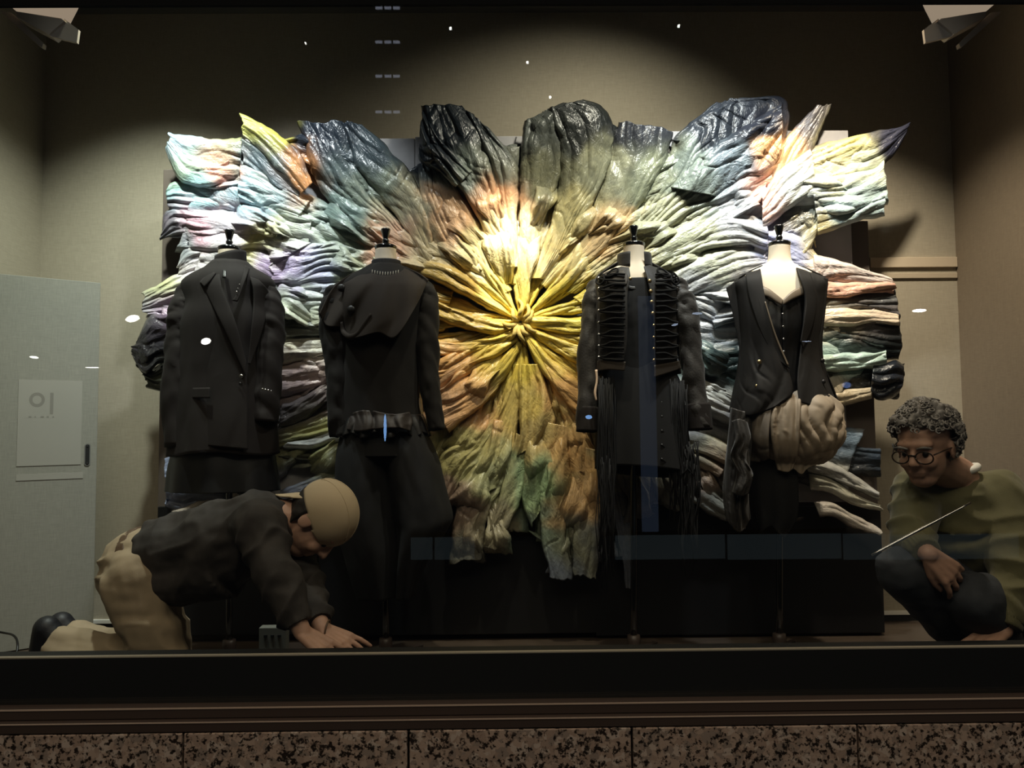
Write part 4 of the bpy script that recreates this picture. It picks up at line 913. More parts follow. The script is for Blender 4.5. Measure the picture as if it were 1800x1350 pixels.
LTb = Loft([(736, 674, 738, .100), (762, 676, 750, .112), (800, 678, 765, .128), (850, 682, 778, .140), (905, 690, 793, .145), (930, 700, 782, .145), (985, 700, 745, .12), (1046, 700, 726, .09)])
LTb.build('leg', M['jersey'], P_, fold=lambda T, t: .010*t*np.sin(6*T+2) + .004*fbm(np.cos(T)*2, t*4, 52, 3))

# ---------------- 3: braided parade jacket, black top, fringed skirt
T3 = garment_root('scoop_top', 'plain black scoop-neck top inside the open braided jacket', 'top', 1122, 660)
LT3 = Loft([(496, 1066, 1164, .086), (512, 1058, 1172, .096), (550, 1056, 1174, .108), (600, 1060, 1170, .106), (660, 1062, 1172, .102)])
LT3.build('top_body', M['jersey'], T3, fold=wr(61, .002))
garm('neckline', LT3, [[(1098, 500), (1114, 504), (1136, 500)], [(1098, 505), (1114, 509), (1136, 505)]], M['satin'], T3, off=.005)
J = garment_root('parade_jacket', 'cropped charcoal parade jacket with rows of braid and brass buttons', 'jacket', 1120, 660)
L3 = Loft([(462, 1086, 1142, .060), (472, 1068, 1160, .078), (486, 1050, 1180, .096), (502, 1044, 1190, .108), (540, 1044, 1192, .122), (600, 1048, 1192, .122), (658, 1046, 1194, .120)])
L3.build('back', M['velvet'], J, th=(math.radians(165), math.radians(375)), nth=60, fold=wr(62, .003))
left = [[(1092, 468), (1062, 480), (1046, 500), (1046, 560), (1050, 610), (1047, 642)], [(1106, 470), (1108, 490), (1103, 520), (1103, 560), (1101, 610), (1092, 646)]]
right = [[(1132, 468), (1138, 490), (1146, 530), (1150, 570), (1150, 610), (1151, 650)], [(1142, 466), (1178, 480), (1192, 506), (1192, 560), (1190, 610), (1194, 642)]]
garm('front_panel', L3, left, M['velvet'], J, off=.016, seed=63, amp=.03, thick=.004)
garm('front_panel', L3, right, M['velvet'], J, off=.016, seed=64, amp=.03, thick=.004)
garm('hem_facing', L3, [[(1044, 655), (1066, 650), (1098, 652)], [(1050, 634), (1070, 632), (1100, 636)]], M['olive'], J, off=.028)
garm('hem_facing', L3, [[(1150, 664), (1175, 656), (1198, 648)], [(1150, 642), (1172, 638), (1194, 634)]], M['olive'], J, off=.028)
garm('chest_facing', L3, [[(1060, 482), (1070, 500), (1074, 510)], [(1096, 474), (1104, 486), (1102, 500)]], M['olive'], J, off=.021)
sleeve('sleeve', [(1072, 496, YM+.015, .020), (1057, 504, YM, .034), (1048, 516, YM-.01, .040), (1042, 548, YM-.02, .041), (1036, 610, YM-.03, .039), (1033, 690, YM-.04, .037), (1032, 757, YM-.05, .035)], M['velvet'], J, 65, wrinkle=.007)
sleeve('sleeve', [(1168, 494, YM+.015, .020), (1184, 502, YM, .034), (1194, 514, YM-.01, .040), (1202, 548, YM-.02, .042), (1212, 610, YM-.03, .041), (1222, 690, YM-.04, .040), (1230, 752, YM-.05, .038)], M['velvet'], J, 66, wrinkle=.009)
sleeve('cuff', [(1033, 716, YM-.043, .041), (1032, 759, YM-.052, .040)], M['wool'], J, 67, wrinkle=.001)
sleeve('cuff', [(1227, 710, YM-.043, .044), (1231, 756, YM-.052, .043)], M['wool'], J, 68, wrinkle=.001)
def half_collar(th0, th1):
    return stand_collar('stand_collar', J, M['velvet'], (1115, 447), (1115, 472), .066, .058, math.radians(th0), math.radians(th1), thick=.005)
half_collar(112, 250); half_collar(-70, 62)
rows = [488, 506, 525, 545, 566, 587, 607, 627]
for i, y in enumerate(rows):
    xl0, xl1 = 1053 + (3 if i > 4 else 0), 1100 - (2 if i > 4 else 0)
    d = 5.5
    braid(L3, [(xl1-1, y-d), (xl1-14, y-d-1), (1074, y-d), (xl0+9, y-1), (xl0, y+1), (xl0+9, y+4), (1074, y+d-1), (xl1-14, y+d), (xl1-1, y+d)], .0048, M['braid'], J, .030)
    xr0, xr1 = 1150, 1190 + (0 if i < 4 else 1)
    braid(L3, [(xr0+3, y-d), (xr0+14, y-d-1), (1172, y-d), (xr1-9, y-1), (xr1, y+1), (xr1-9, y+4), (1172, y+d-1), (xr0+14, y+d), (xr0+3, y+d)], .0048, M['braid'], J, .030)
    button(L3, 1053, y+1, .0062, M['metal'], J, .034)
    button(L3, 1142 + min(i, 4)*1.8, y+6, .0078 if i < 4 else .0055, M['brass'], J, .034)
    button(L3, 1190, y+1, .0055, M['metal'], J, .034)
button(L3, 1108, 490, .0065, M['brass'], J, .034)
for x, sg in ((1076, 1), (1166, -1)):        # looped knots on the shoulders
    braid(L3, [(x-9*sg, 482), (x, 474), (x+9*sg, 472), (x+9*sg, 478), (x, 484), (x-9*sg, 486), (x-16*sg, 482)], .0036, M['braid'], J, .030, name='shoulder_knot')
    braid(L3, [(x-16*sg, 478), (x-24*sg, 486), (x-28*sg, 496), (x-20*sg, 500), (x-14*sg, 490), (x-18*sg, 480)], .0040, M['braid'], J, .034, name='shoulder_knot')
K = garment_root('fringed_skirt', 'black skirt with long beaded fringe at both sides below the parade jacket', 'skirt', 1120, 900)
LK = Loft([(640, 1062, 1176, .100), (680, 1052, 1196, .112), (760, 1050, 1206, .128), (829, 1050, 1212, .136)])
LK.build('skirt_body', M['jersey'], K, fold=lambda T, t: .006*t*np.sin(8*T), hem=lambda T: -12*np.sin(T)+8*np.cos(T))
def fringe(x0, x1, ytop, ybot, n, seed):
    rr = random.Random(seed); V = []; Fc = []
    for i in range(n):
        x = x0 + (x1-x0)*(i + rr.uniform(-.3, .3))/n; yb = ybot + rr.uniform(-60, 30)
        yt = ytop + rr.uniform(0, 20)
        pts = [at(x + 3*math.sin(q*1.7+i) + q*rr.uniform(-1, 2), yt + (yb-yt)*q/4, YM - .105 + rr.uniform(-.008, .008)) for q in range(5)]
        v, f = tube_np(pts, [.0022*rr.uniform(.7, 1.4)]*5, 5)
        b = len(V); V += v; Fc += [[b + a for a in q] for q in f]
    o = link('fringe', mesh_np('fringe', V, Fc), M['jersey'], K); o['kind'] = 'stuff'
    return o
fringe(1052, 1080, 660, 985, 40, 1); fringe(1178, 1206, 665, 890, 34, 2); fringe(1200, 1230, 770, 890, 24, 5); fringe(1196, 1226, 800, 985, 26, 3); fringe(1056, 1074, 800, 1010, 18, 4)
for i in range(5):                            # black appliqué branches on the skirt side
    y = 706 + i*25
    braid(LK, [(1162, y), (1174, y+8), (1186, y+2), (1198, y+14)], .004, M['satin'], K, .008, name='applique')
    braid(LK, [(1170, y+14), (1180, y+4), (1192, y+12)], .003, M['satin'], K, .008, name='applique')
# the pale cuff tag that hangs at the jacket's inner side
tg = tube('hanging_ribbon', [at(1048, 650, YM-.11), at(1049, 670, YM-.112), at(1046, 690, YM-.112), at(1048, 704, YM-.112)], [.005, .004, .005, .003], mat('peach_satin', (.75, .55, .40), .4), None, n=8)
tag(tg, 'short pale peach ribbon hanging below the parade jacket hem', 'ribbon')

# ---------------- 4: waistcoat over a satin corset, bloomers, side drape
C4 = garment_root('corset', 'black satin corset with taupe sweetheart edge under the open waistcoat', 'corset', 1375, 690)
L4c = Loft([(500, 1312, 1430, .096), (530, 1308, 1434, .108), (570, 1312, 1430, .116), (620, 1318, 1424, .104), (690, 1310, 1432, .106)])
def sweet(T):
    return 0
# bodice as panels from the sweetheart line down
garm('bodice_panel', L4c, [[(1338, 506), (1336, 560), (1340, 640), (1345, 700)], [(1356, 516), (1356, 570), (1360, 640), (1362, 704)], [(1375, 530), (1375, 580), (1377, 640), (1380, 706)]], M['satin'], C4, off=.010, folds=7, amp=.14, seed=71)
garm('bodice_panel', L4c, [[(1375, 530), (1375, 580), (1377, 640), (1380, 706)], [(1394, 514), (1396, 570), (1396, 640), (1396, 704)], [(1416, 504), (1414, 560), (1412, 640), (1408, 700)]], M['satin'], C4, off=.011, folds=7, amp=.14, seed=72)
garm('bust_edge', L4c, [[(1336, 502), (1350, 508), (1364, 518), (1376, 528)], [(1340, 520), (1352, 523), (1364, 531), (1374, 536)]], M['taupe'], C4, off=.020, bulge=.1)
garm('bust_edge', L4c, [[(1376, 528), (1390, 514), (1402, 507), (1416, 500)], [(1376, 536), (1392, 527), (1404, 522), (1416, 516)]], M['taupe'], C4, off=.021, bulge=.1)
for i in range(6): button(L4c, 1376 + i*.7, 552 + i*22, .0045, M['metal'], C4, .018)
V4 = garment_root('waistcoat', 'long charcoal sleeveless waistcoat hanging open over the satin corset', 'waistcoat', 1375, 720)
L4 = Loft([(468, 1338, 1402, .066), (480, 1312, 1430, .084), (494, 1292, 1452, .098), (520, 1294, 1450, .112), (560, 1298, 1446, .122), (610, 1302, 1440, .118), (650, 1298, 1448, .122), (690, 1290, 1464, .132), (724, 1284, 1476, .140)])
L4.build('back_panel', M['vest'], V4, th=(math.radians(170), math.radians(370)), nth=60)
garm('front_panel', L4, [[(1276, 506), (1288, 550), (1298, 600), (1298, 640), (1290, 690), (1282, 722)], [(1300, 490), (1312, 550), (1330, 620), (1338, 660), (1330, 700), (1320, 730)], [(1336, 472), (1344, 530), (1364, 600), (1386, 650), (1394, 690), (1378, 708)]], M['vest'], V4, off=.018, folds=2, amp=.06, seed=73, thick=.005)
garm('front_panel', L4, [[(1400, 470), (1414, 520), (1412, 580), (1406, 630), (1402, 670), (1404, 706)], [(1432, 480), (1434, 540), (1428, 600), (1428, 650), (1436, 690), (1440, 716)], [(1456, 490), (1452, 540), (1446, 600), (1450, 645), (1464, 690), (1480, 722)]], M['vest'], V4, off=.018, folds=2, amp=.06, seed=74, thick=.005)
garm('lapel', L4, [[(1310, 480), (1316, 520), (1336, 580), (1362, 628)], [(1337, 473), (1346, 528), (1364, 592), (1388, 648)]], M['vest'], V4, off=.026, thick=.004)
garm('lapel', L4, [[(1401, 471), (1416, 520), (1414, 560), (1408, 600)], [(1424, 478), (1436, 520), (1430, 570), (1412, 612)]], M['vest'], V4, off=.026, thick=.004)
garm('lapel_piping', L4, [[(1344, 530), (1362, 590), (1384, 642)], [(1346, 530), (1365, 590), (1387, 642)]], M['taupe'], V4, off=.030, thick=.002)
garm('pocket_welt', L4, [[(1440, 694), (1440, 703)], [(1466, 694), (1466, 703)]], M['wool'], V4, off=.026)
for x, y in ((1335, 636), (1331, 679), (1448, 671), (1446, 634)): button(L4, x, y, .0085, M['brass'] if x < 1400 else M['satin'], V4, .030)
BL = garment_root('bloomers', 'crumpled beige bubble skirt gathered under the waistcoat', 'skirt', 1410, 820)
LB = Loft([(690, 1330, 1450, .112), (715, 1318, 1470, .140), (745, 1310, 1472, .150), (775, 1314, 1474, .152), (800, 1330, 1462, .134), (814, 1345, 1444, .10)])
def puffs(T, t):
    w_ = T + .25*np.sin(t*5 + 2*T)
    return .022*np.abs(np.sin(9.5*w_ + 1.3*np.sin(t*4 + np.cos(T*2))))**.7*np.sin(np.clip(t*1.25, 0, 1)*math.pi)**.6 + .009*np.abs(fbm(np.cos(T)*2.6 + 9, t*3 + np.sin(T)*2.6, 81, 3)) - .012
LB.build('bubble_hem', M['beige'], BL, nth=200, nz=90, fold=puffs, hem=lambda T: 12*np.exp(-((T-1.62)/.22)**2) - 6*np.cos(T+.8))
garm('gathered_panel', LB, [[(1360, 704), (1352, 740), (1358, 790), (1366, 826)], [(1385, 690), (1382, 740), (1384, 790), (1384, 830)], [(1410, 700), (1408, 740), (1404, 790), (1394, 824)]], M['beige'], BL, off=.010, folds=6, amp=.38, bulge=.0, seed=83)
garm('underskirt', LB, [[(1318, 716), (1310, 760), (1306, 808)], [(1336, 718), (1332, 760), (1336, 812)], [(1356, 720), (1352, 760), (1352, 806)]], mat('grey_brown_cotton', (.15, .125, .10), .7, .25, 350), BL, off=.026, folds=3, amp=.3, seed=84)
D4 = garment_root('side_drape', 'black crumpled drape hanging down the left of the beige bubble skirt', 'drape', 1300, 925)
LD = Loft([(712, 1280, 1330, .06), (780, 1276, 1330, .075), (860, 1272, 1330, .08), (935, 1276, 1322, .07)])
garm('drape_panel', LD, [[(1284, 716), (1278, 780), (1270, 860), (1276, 914)], [(1304, 722), (1300, 780), (1296, 860), (1300, 936)], [(1326, 726), (1322, 780), (1316, 860), (1320, 912)]], M['velvet'], D4, off=.05, folds=5, amp=.6, bulge=.06, seed=85)
garm('drape_frill', LD, [[(1286, 740), (1292, 770), (1284, 800), (1294, 830), (1286, 866)], [(1300, 736), (1308, 772), (1298, 802), (1310, 836), (1302, 872)], [(1314, 742), (1320, 770), (1312, 806), (1324, 834), (1316, 868)]], M['velvet'], D4, off=.085, folds=4, amp=.9, bulge=.08, seed=86, cross=1.0)
U4 = garment_root('black_underskirt', 'black skirt falling from beneath the beige bubble skirt', 'skirt', 1375, 930)
LU = Loft([(800, 1322, 1420, .07), (850, 1318, 1424, .085), (900, 1322, 1420, .09), (930, 1330, 1400, .08)])
LU.build('underskirt_body', M['jersey'], U4, th=(math.radians(70), math.radians(290)), nth=70, fold=lambda T, t: .008*t*np.sin(8*T), hem=lambda T: 10*np.sin(5*T))
garm('hem_band', LU, [[(1326, 908), (1372, 914), (1412, 908)], [(1326, 914), (1372, 920), (1412, 914)]], M['satin'], U4, off=-.17)
# ================================================================ PEOPLE
def capsule(p0, r0, p1, r1, n=18, flat=False, sq=None):
    """tapered limb segment; sq=(axis, factor) flattens its section along an axis"""
    p0 = Vector(p0); p1 = Vector(p1); t = (p1 - p0); L = max(t.length, 1e-5); t = t/L
    up = Vector((0, 0, 1)) if abs(t.z) < .9 else Vector((1, 0, 0))
    a = t.cross(up).normalized(); b = t.cross(a)
    rings = []
    if flat: rings += [(-.001, .0005), (0, r0)]
    else: rings += [(-r0*math.cos(q), max(r0*math.sin(q), .0005)) for q in np.linspace(0.02, math.pi/2, 6)]
    rings += [(L*.5, (r0+r1)/2)]
    if flat: rings += [(L, r1), (L+.001, .0005)]
    else: rings += [(L + r1*math.sin(q), max(r1*math.cos(q), .0005)) for q in np.linspace(0, math.pi/2-.02, 6)]
    V = []
    for z, r in rings:
        for k in range(n):
            th = 2*math.pi*k/n
            o = a*(r*math.cos(th)) + b*(r*math.sin(th))
            if sq is not None:
                ax = Vector(sq[0]).normalized(); o = o - ax*(o.dot(ax)*(1-sq[1]))
            V.append(tuple(p0 + t*z + o))
    f = grid_faces(len(rings), n, True).tolist()
    f.append(list(range(n))[::-1]); f.append([(len(rings)-1)*n + k for k in range(n)])
    return V, f
def ellip(c, ax, n=20, m=14):
    """ellipsoid: ax = three scaled axis vectors"""
    V = []
    for i in range(m):
        ph = math.pi*(i+.02)/(m-1+.04)
        for k in range(n):
            th = 2*math.pi*k/n
            V.append(tuple(Vector(c) + ax[0]*(math.sin(ph)*math.cos(th)) + ax[1]*(math.sin(ph)*math.sin(th)) + ax[2]*math.cos(ph)))
    f = grid_faces(m, n, True).tolist()
    f.append(list(range(n))[::-1]); f.append([(m-1)*n + k for k in range(n)])
    return V, f
def blob(name, shapes, vox, m, parent=None, smooth=6, disp=None, cut=None):
    """one continuous skin grown round overlapping limb segments"""
    V = []; Fc = []
    for v, f in shapes:
        b = len(V); V += v; Fc += [[b + i for i in q] for q in f]
    me = mesh_np(name, V, Fc)
    bm = bmesh.new(); bm.from_mesh(me); bmesh.ops.recalc_face_normals(bm, faces=bm.faces); bm.to_mesh(me); bm.free()
    o = bpy.data.objects.new(name, me); COL.objects.link(o)
    md = o.modifiers.new('r', 'REMESH'); md.mode = 'VOXEL'; md.voxel_size = vox
    if smooth:
        ms = o.modifiers.new('s', 'SMOOTH'); ms.factor = .5; ms.iterations = smooth
    dg = bpy.context.evaluated_depsgraph_get()
    me2 = bpy.data.meshes.new_from_object(o.evaluated_get(dg))
    bpy.data.objects.remove(o); bpy.data.meshes.remove(me)
    if disp is not None:
        co = np.empty(len(me2.vertices)*3); no = np.empty(len(me2.vertices)*3)
        me2.vertices.foreach_get('co', co); me2.vertex_normals.foreach_get('vector', no)
        co = co.reshape(-1, 3); no = no.reshape(-1, 3)
        co = co + no*disp(co)[:, None]
        me2.vertices.foreach_set('co', co.ravel()); me2.update()
    me2.name = name; me2.materials.clear()
    return link(name, me2, m, parent)
def hand(W, d, nrm, side, curls=(.25, .35, .3), sc=1.0, spread=.10, thumb=.6):
    """wrist, finger direction, back-of-hand normal, +1/-1 side of the thumb"""
    d = Vector(d).normalized(); nrm = Vector(nrm); nrm = (nrm - d*nrm.dot(d)).normalized(); s = d.cross(nrm)*side
    W = Vector(W); S = []
    lens = (.072, .080, .074, .058)
    for i, q in enumerate((.032, .011, -.010, -.030)):
        kn = W + d*(.088 - .004*abs(i-1.2))*sc + s*q*sc
        S.append(capsule(W + s*q*.55*sc + d*.01, .0135*sc, kn, .0115*sc))
        dr = (d + s*spread*(1.5-i)*.5).normalized(); n2 = nrm.copy(); p = kn; L = lens[i]*sc
        for j, (fr, cu) in enumerate(zip((.45, .31, .24), curls)):
            c_, s_ = math.cos(cu + .06*i), math.sin(cu + .06*i)
            dr, n2 = dr*c_ - n2*s_, n2*c_ + dr*s_
            e = p + dr*L*fr
            S.append(capsule(p, (.0098 - .0009*j)*sc, e, (.0089 - .0011*j)*sc, 12)); p = e
    a = W + d*.018*sc + s*.020*sc - nrm*.006*sc
    td = (d*.75 + s*thumb - nrm*.25).normalized()
    b = a + td*.040*sc; td2 = (d*.95 + s*thumb*.4 - nrm*.3).normalized(); c = b + td2*.030*sc; e = c + (d - nrm*.25).normalized()*.024*sc
    S += [capsule(a, .0155*sc, b, .0120*sc), capsule(b, .0115*sc, c, .0100*sc), capsule(c, .0098*sc, e, .0080*sc)]
    return S
def head_shapes(C, fw, cw, sc=1.0):
    fw = Vector(fw).normalized(); cw = Vector(cw); cw = (cw - fw*cw.dot(fw)).normalized(); lt = fw.cross(cw).normalized()
    P = lambda f, l, c: C + (fw*f + lt*l + cw*c)*sc
    E = lambda p, f, l, c: ellip(p, (fw*f*sc, lt*l*sc, cw*c*sc))
    S = [E(P(-.010, 0, .030), .094, .077, .090), E(P(.024, 0, -.030), .070, .064, .085), E(P(.045, 0, -.088), .040, .042, .034),
         E(P(.072, 0, .028), .022, .056, .018), E(P(.066, .032, -.032), .024, .026, .024), E(P(.066, -.032, -.032), .024, .026, .024),
         capsule(P(.088, 0, .012), .0085*sc, P(.108, 0, -.026), .0120*sc), E(P(.098, .012, -.030), .010, .009, .008), E(P(.098, -.012, -.030), .010, .009, .008),
         capsule(P(.086, -.018, -.058), .0075*sc, P(.086, .018, -.058), .0075*sc), capsule(P(.084, -.015, -.069), .0075*sc, P(.084, .015, -.069), .0075*sc),
         E(P(-.008, .080, -.012), .022, .008, .032), E(P(-.008, -.080, -.012), .022, .008, .032)]
    return S, P, fw, lt, cw
def eyes(P, fw, parent):
    for s in (-1, 1):
        v, f = ellip(P(.078, .031*s, -.002), (Vector((.009, 0, 0)), Vector((0, .009, 0)), Vector((0, 0, .009))), 12, 8)
        link('eye', mesh_np('eye', v, f), M['satin'], parent)
def clipped_shell(name, C, ax, keep, m, parent, dispf=None, n=64, mm=44, thick=.003):
    V, f = ellip(C, ax, n, mm); V = np.array(V)
    if dispf is not None:
        N = V - np.array(C); N /= np.linalg.norm(N, axis=-1, keepdims=True); V = V + N*dispf(V)[:, None]
    ok = np.array([keep(Vector(v)) for v in V])
    f = [q for q in f if len(q) == 4 and all(ok[i] for i in q)]
    me = mesh_np(name, V, f)
    bm = bmesh.new(); bm.from_mesh(me); bmesh.ops.delete(bm, geom=[v for v in bm.verts if not v.link_faces], context='VERTS'); bm.to_mesh(me); bm.free()
    o = link(name, me, m, parent)
    if thick: solid(o, thick, 1)
    return o
wrk = lambda amp, f, s: (lambda co: amp*(1 - 2*np.abs(vn3(co, f, s))) + amp*.5*vn3(co, f*2.3, s+4))

# inner sill board on which the hands rest (hidden behind the dark band of the glass)
ZS = 0.195
struct(box('trim_12', (-XO, 0.075, ZS-.03), (XO, 0.27, ZS), M['blackmatte'], bevel=.002))

# ---------------- kneeling person with the cap
A_ = lambda x, y, Y: at(x, y, Y)
KP = thing('person', 'person on hands and knees in a dark jacket, khaki trousers and backward tan cap', 'person', tuple(at(280, 1205, .45)))
C = A_(560, 915, .40)
hs, P, fw, lt, cw = head_shapes(C, (.38, -.10, -.92), (.92, 0, .38))
pel, wai, che, uch = A_(246, 1003, .50), A_(310, 978, .46), A_(400, 955, .41), A_(452, 932, .39)
nk = A_(492, 908, .39)
hipn, kneen, ankn = A_(243, 1022, .40), A_(286, 1180, .38), A_(112, 1136, .47)
hipf, kneef, ankf = A_(255, 1022, .58), A_(300, 1165, .60), A_(135, 1125, .66)
shn, eln, wrn = A_(455, 925, .27), A_(488, 1016, .21), Vector(A_(532, 1112, .17)); wrn.z = max(wrn.z, ZS+.045)
shf, elf, wrf = A_(485, 930, .52), A_(540, 1035, .40), Vector(A_(566, 1106, .25)); wrf.z = max(wrf.z, ZS+.04)
body = [capsule(pel, .115, wai, .105), capsule(wai, .105, che, .115), capsule(che, .115, uch, .110), capsule(uch, .09, nk, .055), capsule(nk, .056, P(-.03, 0, -.055), .055),
        capsule(hipn, .088, kneen, .055), capsule(kneen, .055, ankn, .036), capsule(hipf, .088, kneef, .055), capsule(kneef, .055, ankf, .036),
        capsule(uch, .08, shn, .052), capsule(shn, .050, eln, .038), capsule(eln, .038, wrn, .025), capsule(uch, .08, shf, .052), capsule(shf, .050, elf, .038), capsule(elf, .038, wrf, .025),
        ] + hs
body += hand(wrn, (.80, -.30, -.42), (.30, -.35, .80), -1, (.20, .18, .10), .98, .5, .55)
body += hand(wrf, (.88, -.20, -.36), (.30, -.30, .85), -1, (.18, .15, .10), .96, .5, .55)
blob('body', body, .0042, M['skin'], KP, smooth=4)
eyes(P, fw, KP)
tro = [capsule(pel, .130, A_(285, 985, .48), .122, flat=True), capsule(pel, .128, hipn, .104), capsule(pel, .128, hipf, .104),
       capsule(hipn, .106, kneen, .074), capsule(kneen, .074, A_(100, 1131, .475), .058, flat=True), capsule(hipf, .106, kneef, .074), capsule(kneef, .074, A_(125, 1120, .665), .056, flat=True)]
blob('trousers', tro, .0065, M['khaki'], KP, smooth=6, disp=lambda co: .008*(1 - 2.2*np.abs(vn(co[:, 0]*9 + co[:, 2]*4, co[:, 2]*22 + co[:, 1]*5, 3))) + .003*vn3(co, 35, 5))
bx = (A_(285, 985, .48) - pel).normalized()
blob('belt', [capsule(pel + bx*.028, .137, pel + bx*.062, .134, flat=True)], .005, M['leather'], KP, smooth=2)
jk = [capsule(A_(284, 985, .475), .136, che, .138, flat=True), capsule(che, .138, uch, .124), capsule(uch, .118, A_(484, 910, .39), .074, flat=True), capsule(A_(296, 1010, .43), .10, A_(400, 985, .39), .115, flat=True),
      capsule(uch, .11, shn, .076), capsule(shn, .076, eln, .064), capsule(eln, .064, wrn + (eln-wrn).normalized()*.02, .046, flat=True),
      capsule(uch, .11, shf, .076), capsule(shf, .076, elf, .060), capsule(elf, .060, wrf + (elf-wrf).normalized()*.02, .044, flat=True)]
blob('jacket', jk, .0065, M['denim_jacket'], KP, smooth=6, disp=lambda co: .009*(1 - 2.2*np.abs(vn(co[:, 0]*13 - co[:, 2]*5, co[:, 2]*11 + co[:, 1]*9, 8))) + .003*vn3(co, 40, 9))
# cap worn backwards, brim over the nape
Cc = P(-.012, 0, .034)
clipped_shell('cap', Cc, (fw*.107, lt*.090, cw*.098), lambda v: (v - P(0, 0, 0)).dot(cw) > .012 - .10*(v - P(0, 0, 0)).dot(fw) - .02, M['cap'], KP,
              lambda V: .0035*vn(np.array([(Vector(v)-Cc).dot(lt) for v in V])*26, np.array([(Vector(v)-Cc).dot(fw) for v in V])*9, 2))
for sgn in (-1, 0, 1):                        # seams between the cap's panels
    pts = []
    for q in np.linspace(-1.25, 1.25, 15):
        dq = (fw*.107*math.sin(q) + cw*.098*math.cos(q)*(1 - .22*abs(sgn))) + lt*(.090*.62*sgn*math.cos(q))
        k_ = math.sqrt((dq.dot(fw)/.107)**2 + (dq.dot(lt)/.090)**2 + (dq.dot(cw)/.098)**2)
        p_ = Cc + dq/k_*1.025
        if (p_ - P(0, 0, 0)).dot(cw) > .0: pts.append(p_)
    if len(pts) > 3: tube('cap_seam', pts, [.0022]*len(pts), M['cap'], KP, n=6, smooth=0)
bl = []
for i in range(9):
    l = -.066 + .132*i/8; row = []
    for j in range(7):
        q = j/6; out = math.sqrt(max(0, 1 - (l/.07)**2))
        row.append(tuple(P(-.088 - .042*q + .030*(l/.066)**2, l*(1 - .15*q), .010 - q*(.018 + .082*out) + .008*math.sin(q*5))))
    bl.append(row)
o = link('cap_brim', mesh_np('cap_brim', np.array(bl).reshape(-1, 3), grid_faces(9, 7)), M['cap'], KP); solid(o, .004, 0)
clipped_shell('hair', P(-.010, 0, .010), (fw*.099, lt*.083, cw*.098), lambda v: (v - C).dot(fw) < -.020 and -.085 < (v - C).dot(cw) < .03, M['dark_hair'], KP, lambda V: .004*vn3(V, 90, 1))
# shoes with soles turned up
for an, nm in ((A_(98, 1124, .475), 0), (A_(122, 1114, .665), 1)):
    he = an + Vector((-.030, 0, .035)); to = an + Vector((-.062, 0, -.125)); to.z = max(to.z, .034)
    sh = blob('shoe', [capsule(an, .040, he, .040), capsule(he, .041, to, .033, sq=((0, 1, 0), 1.0)), capsule(an, .040, to + Vector((.02, 0, .02)), .036)], .005, M['shoe'], KP, smooth=4)
# trouser pocket with a hanging chain
pk = [A_(228, 1020, .385), A_(262, 1030, .375), A_(264, 1052, .375), A_(236, 1050, .380)]
tube('pocket_seam', [q + Vector((0, -.012, 0)) for q in pk + [pk[0]]], [.004]*5, M['khaki'], KP, n=8, smooth=3)
tube('key_chain', [A_(236, 1012, .368), A_(232, 1030, .362), A_(232, 1046, .362), A_(246, 1050, .362), A_(262, 1046, .362)], [.0018]*5, M['metal'], KP, n=6)
rg = wrf + Vector((.02, -.01, .0))
v = []
for k in range(20):
    th = 2*math.pi*k/20
    v.append(wrf + Vector((.015, 0, -.006)) + Vector((.15*.03*math.cos(th), .031*math.sin(th), .031*math.cos(th))))
tube('wristband', v + [v[0]], [.0028]*21, M['leather'], KP, n=8, smooth=0)

# ---------------- crouching person in the green sweater
CP = thing('person', 'grey-haired person in glasses and olive green sweater crouching inside the window', 'person', tuple(at(1740, 1210, .40)))
C = A_(1626, 785, .26)
hs, P, fw, lt, cw = head_shapes(C, (-.74, -.60, -.26), (0, 0, 1), .94)
nk = A_(1682, 836, .38); che = A_(1692, 905, .41); wai = A_(1730, 1000, .48); pel = A_(1768, 1050, .54)
shr, elr, wrr = A_(1614, 868, .40), A_(1601, 946, .27), A_(1632, 974, .16)
shl, ell_, wrl = A_(1762, 872, .35), A_(1784, 1000, .25), Vector(A_(1762, 1108, .185))
hr, kr, ar = A_(1745, 1055, .55), A_(1588, 1003, .24), Vector(A_(1735, 1180, .40))
hl, kl, al = A_(1800, 1070, .52), A_(1709, 1054, .20), Vector(A_(1790, 1230, .34))
ar.z = max(ar.z, .075); al.z = max(al.z, .075)
body = [capsule(pel, .12, wai, .115), capsule(wai, .115, che, .125), capsule(che, .12, nk, .06), capsule(nk, .060, P(-.03, 0, -.06), .056),
        capsule(che, .10, shr, .052), capsule(shr, .050, elr, .038), capsule(elr, .038, wrr, .026), capsule(che, .10, shl, .055), capsule(shl, .052, ell_, .040), capsule(ell_, .040, wrl, .027),
        capsule(pel, .11, hr, .085), capsule(hr, .085, kr, .055), capsule(kr, .055, ar, .038), capsule(pel, .11, hl, .085), capsule(hl, .085, kl, .055), capsule(kl, .055, al, .038)] + hs
body += hand(wrr, (.66, -.10, -.62), (-.10, -.95, .20), 1, (.35, .40, .30), .98, .35, .5)
body += hand(wrl, (-.86, -.30, -.30), (-.30, -.30, .85), 1, (.25, .25, .2), .98, .4, .6)
blob('body', body, .0042, M['skin'], CP, smooth=4)
eyes(P, fw, CP)
sw = [capsule(A_(1748, 1030, .51), .150, che, .158, flat=True), capsule(che, .150, nk + Vector((0, 0, -.012)), .076, flat=True),
      capsule(che, .13, shr, .078), capsule(shr, .078, elr, .066), capsule(elr, .066, wrr + (elr-wrr).normalized()*.015, .044, flat=True),
      capsule(che, .13, shl, .082), capsule(shl, .082, ell_, .070), capsule(ell_, .070, wrl + (ell_-wrl).normalized()*.025, .052, flat=True)]
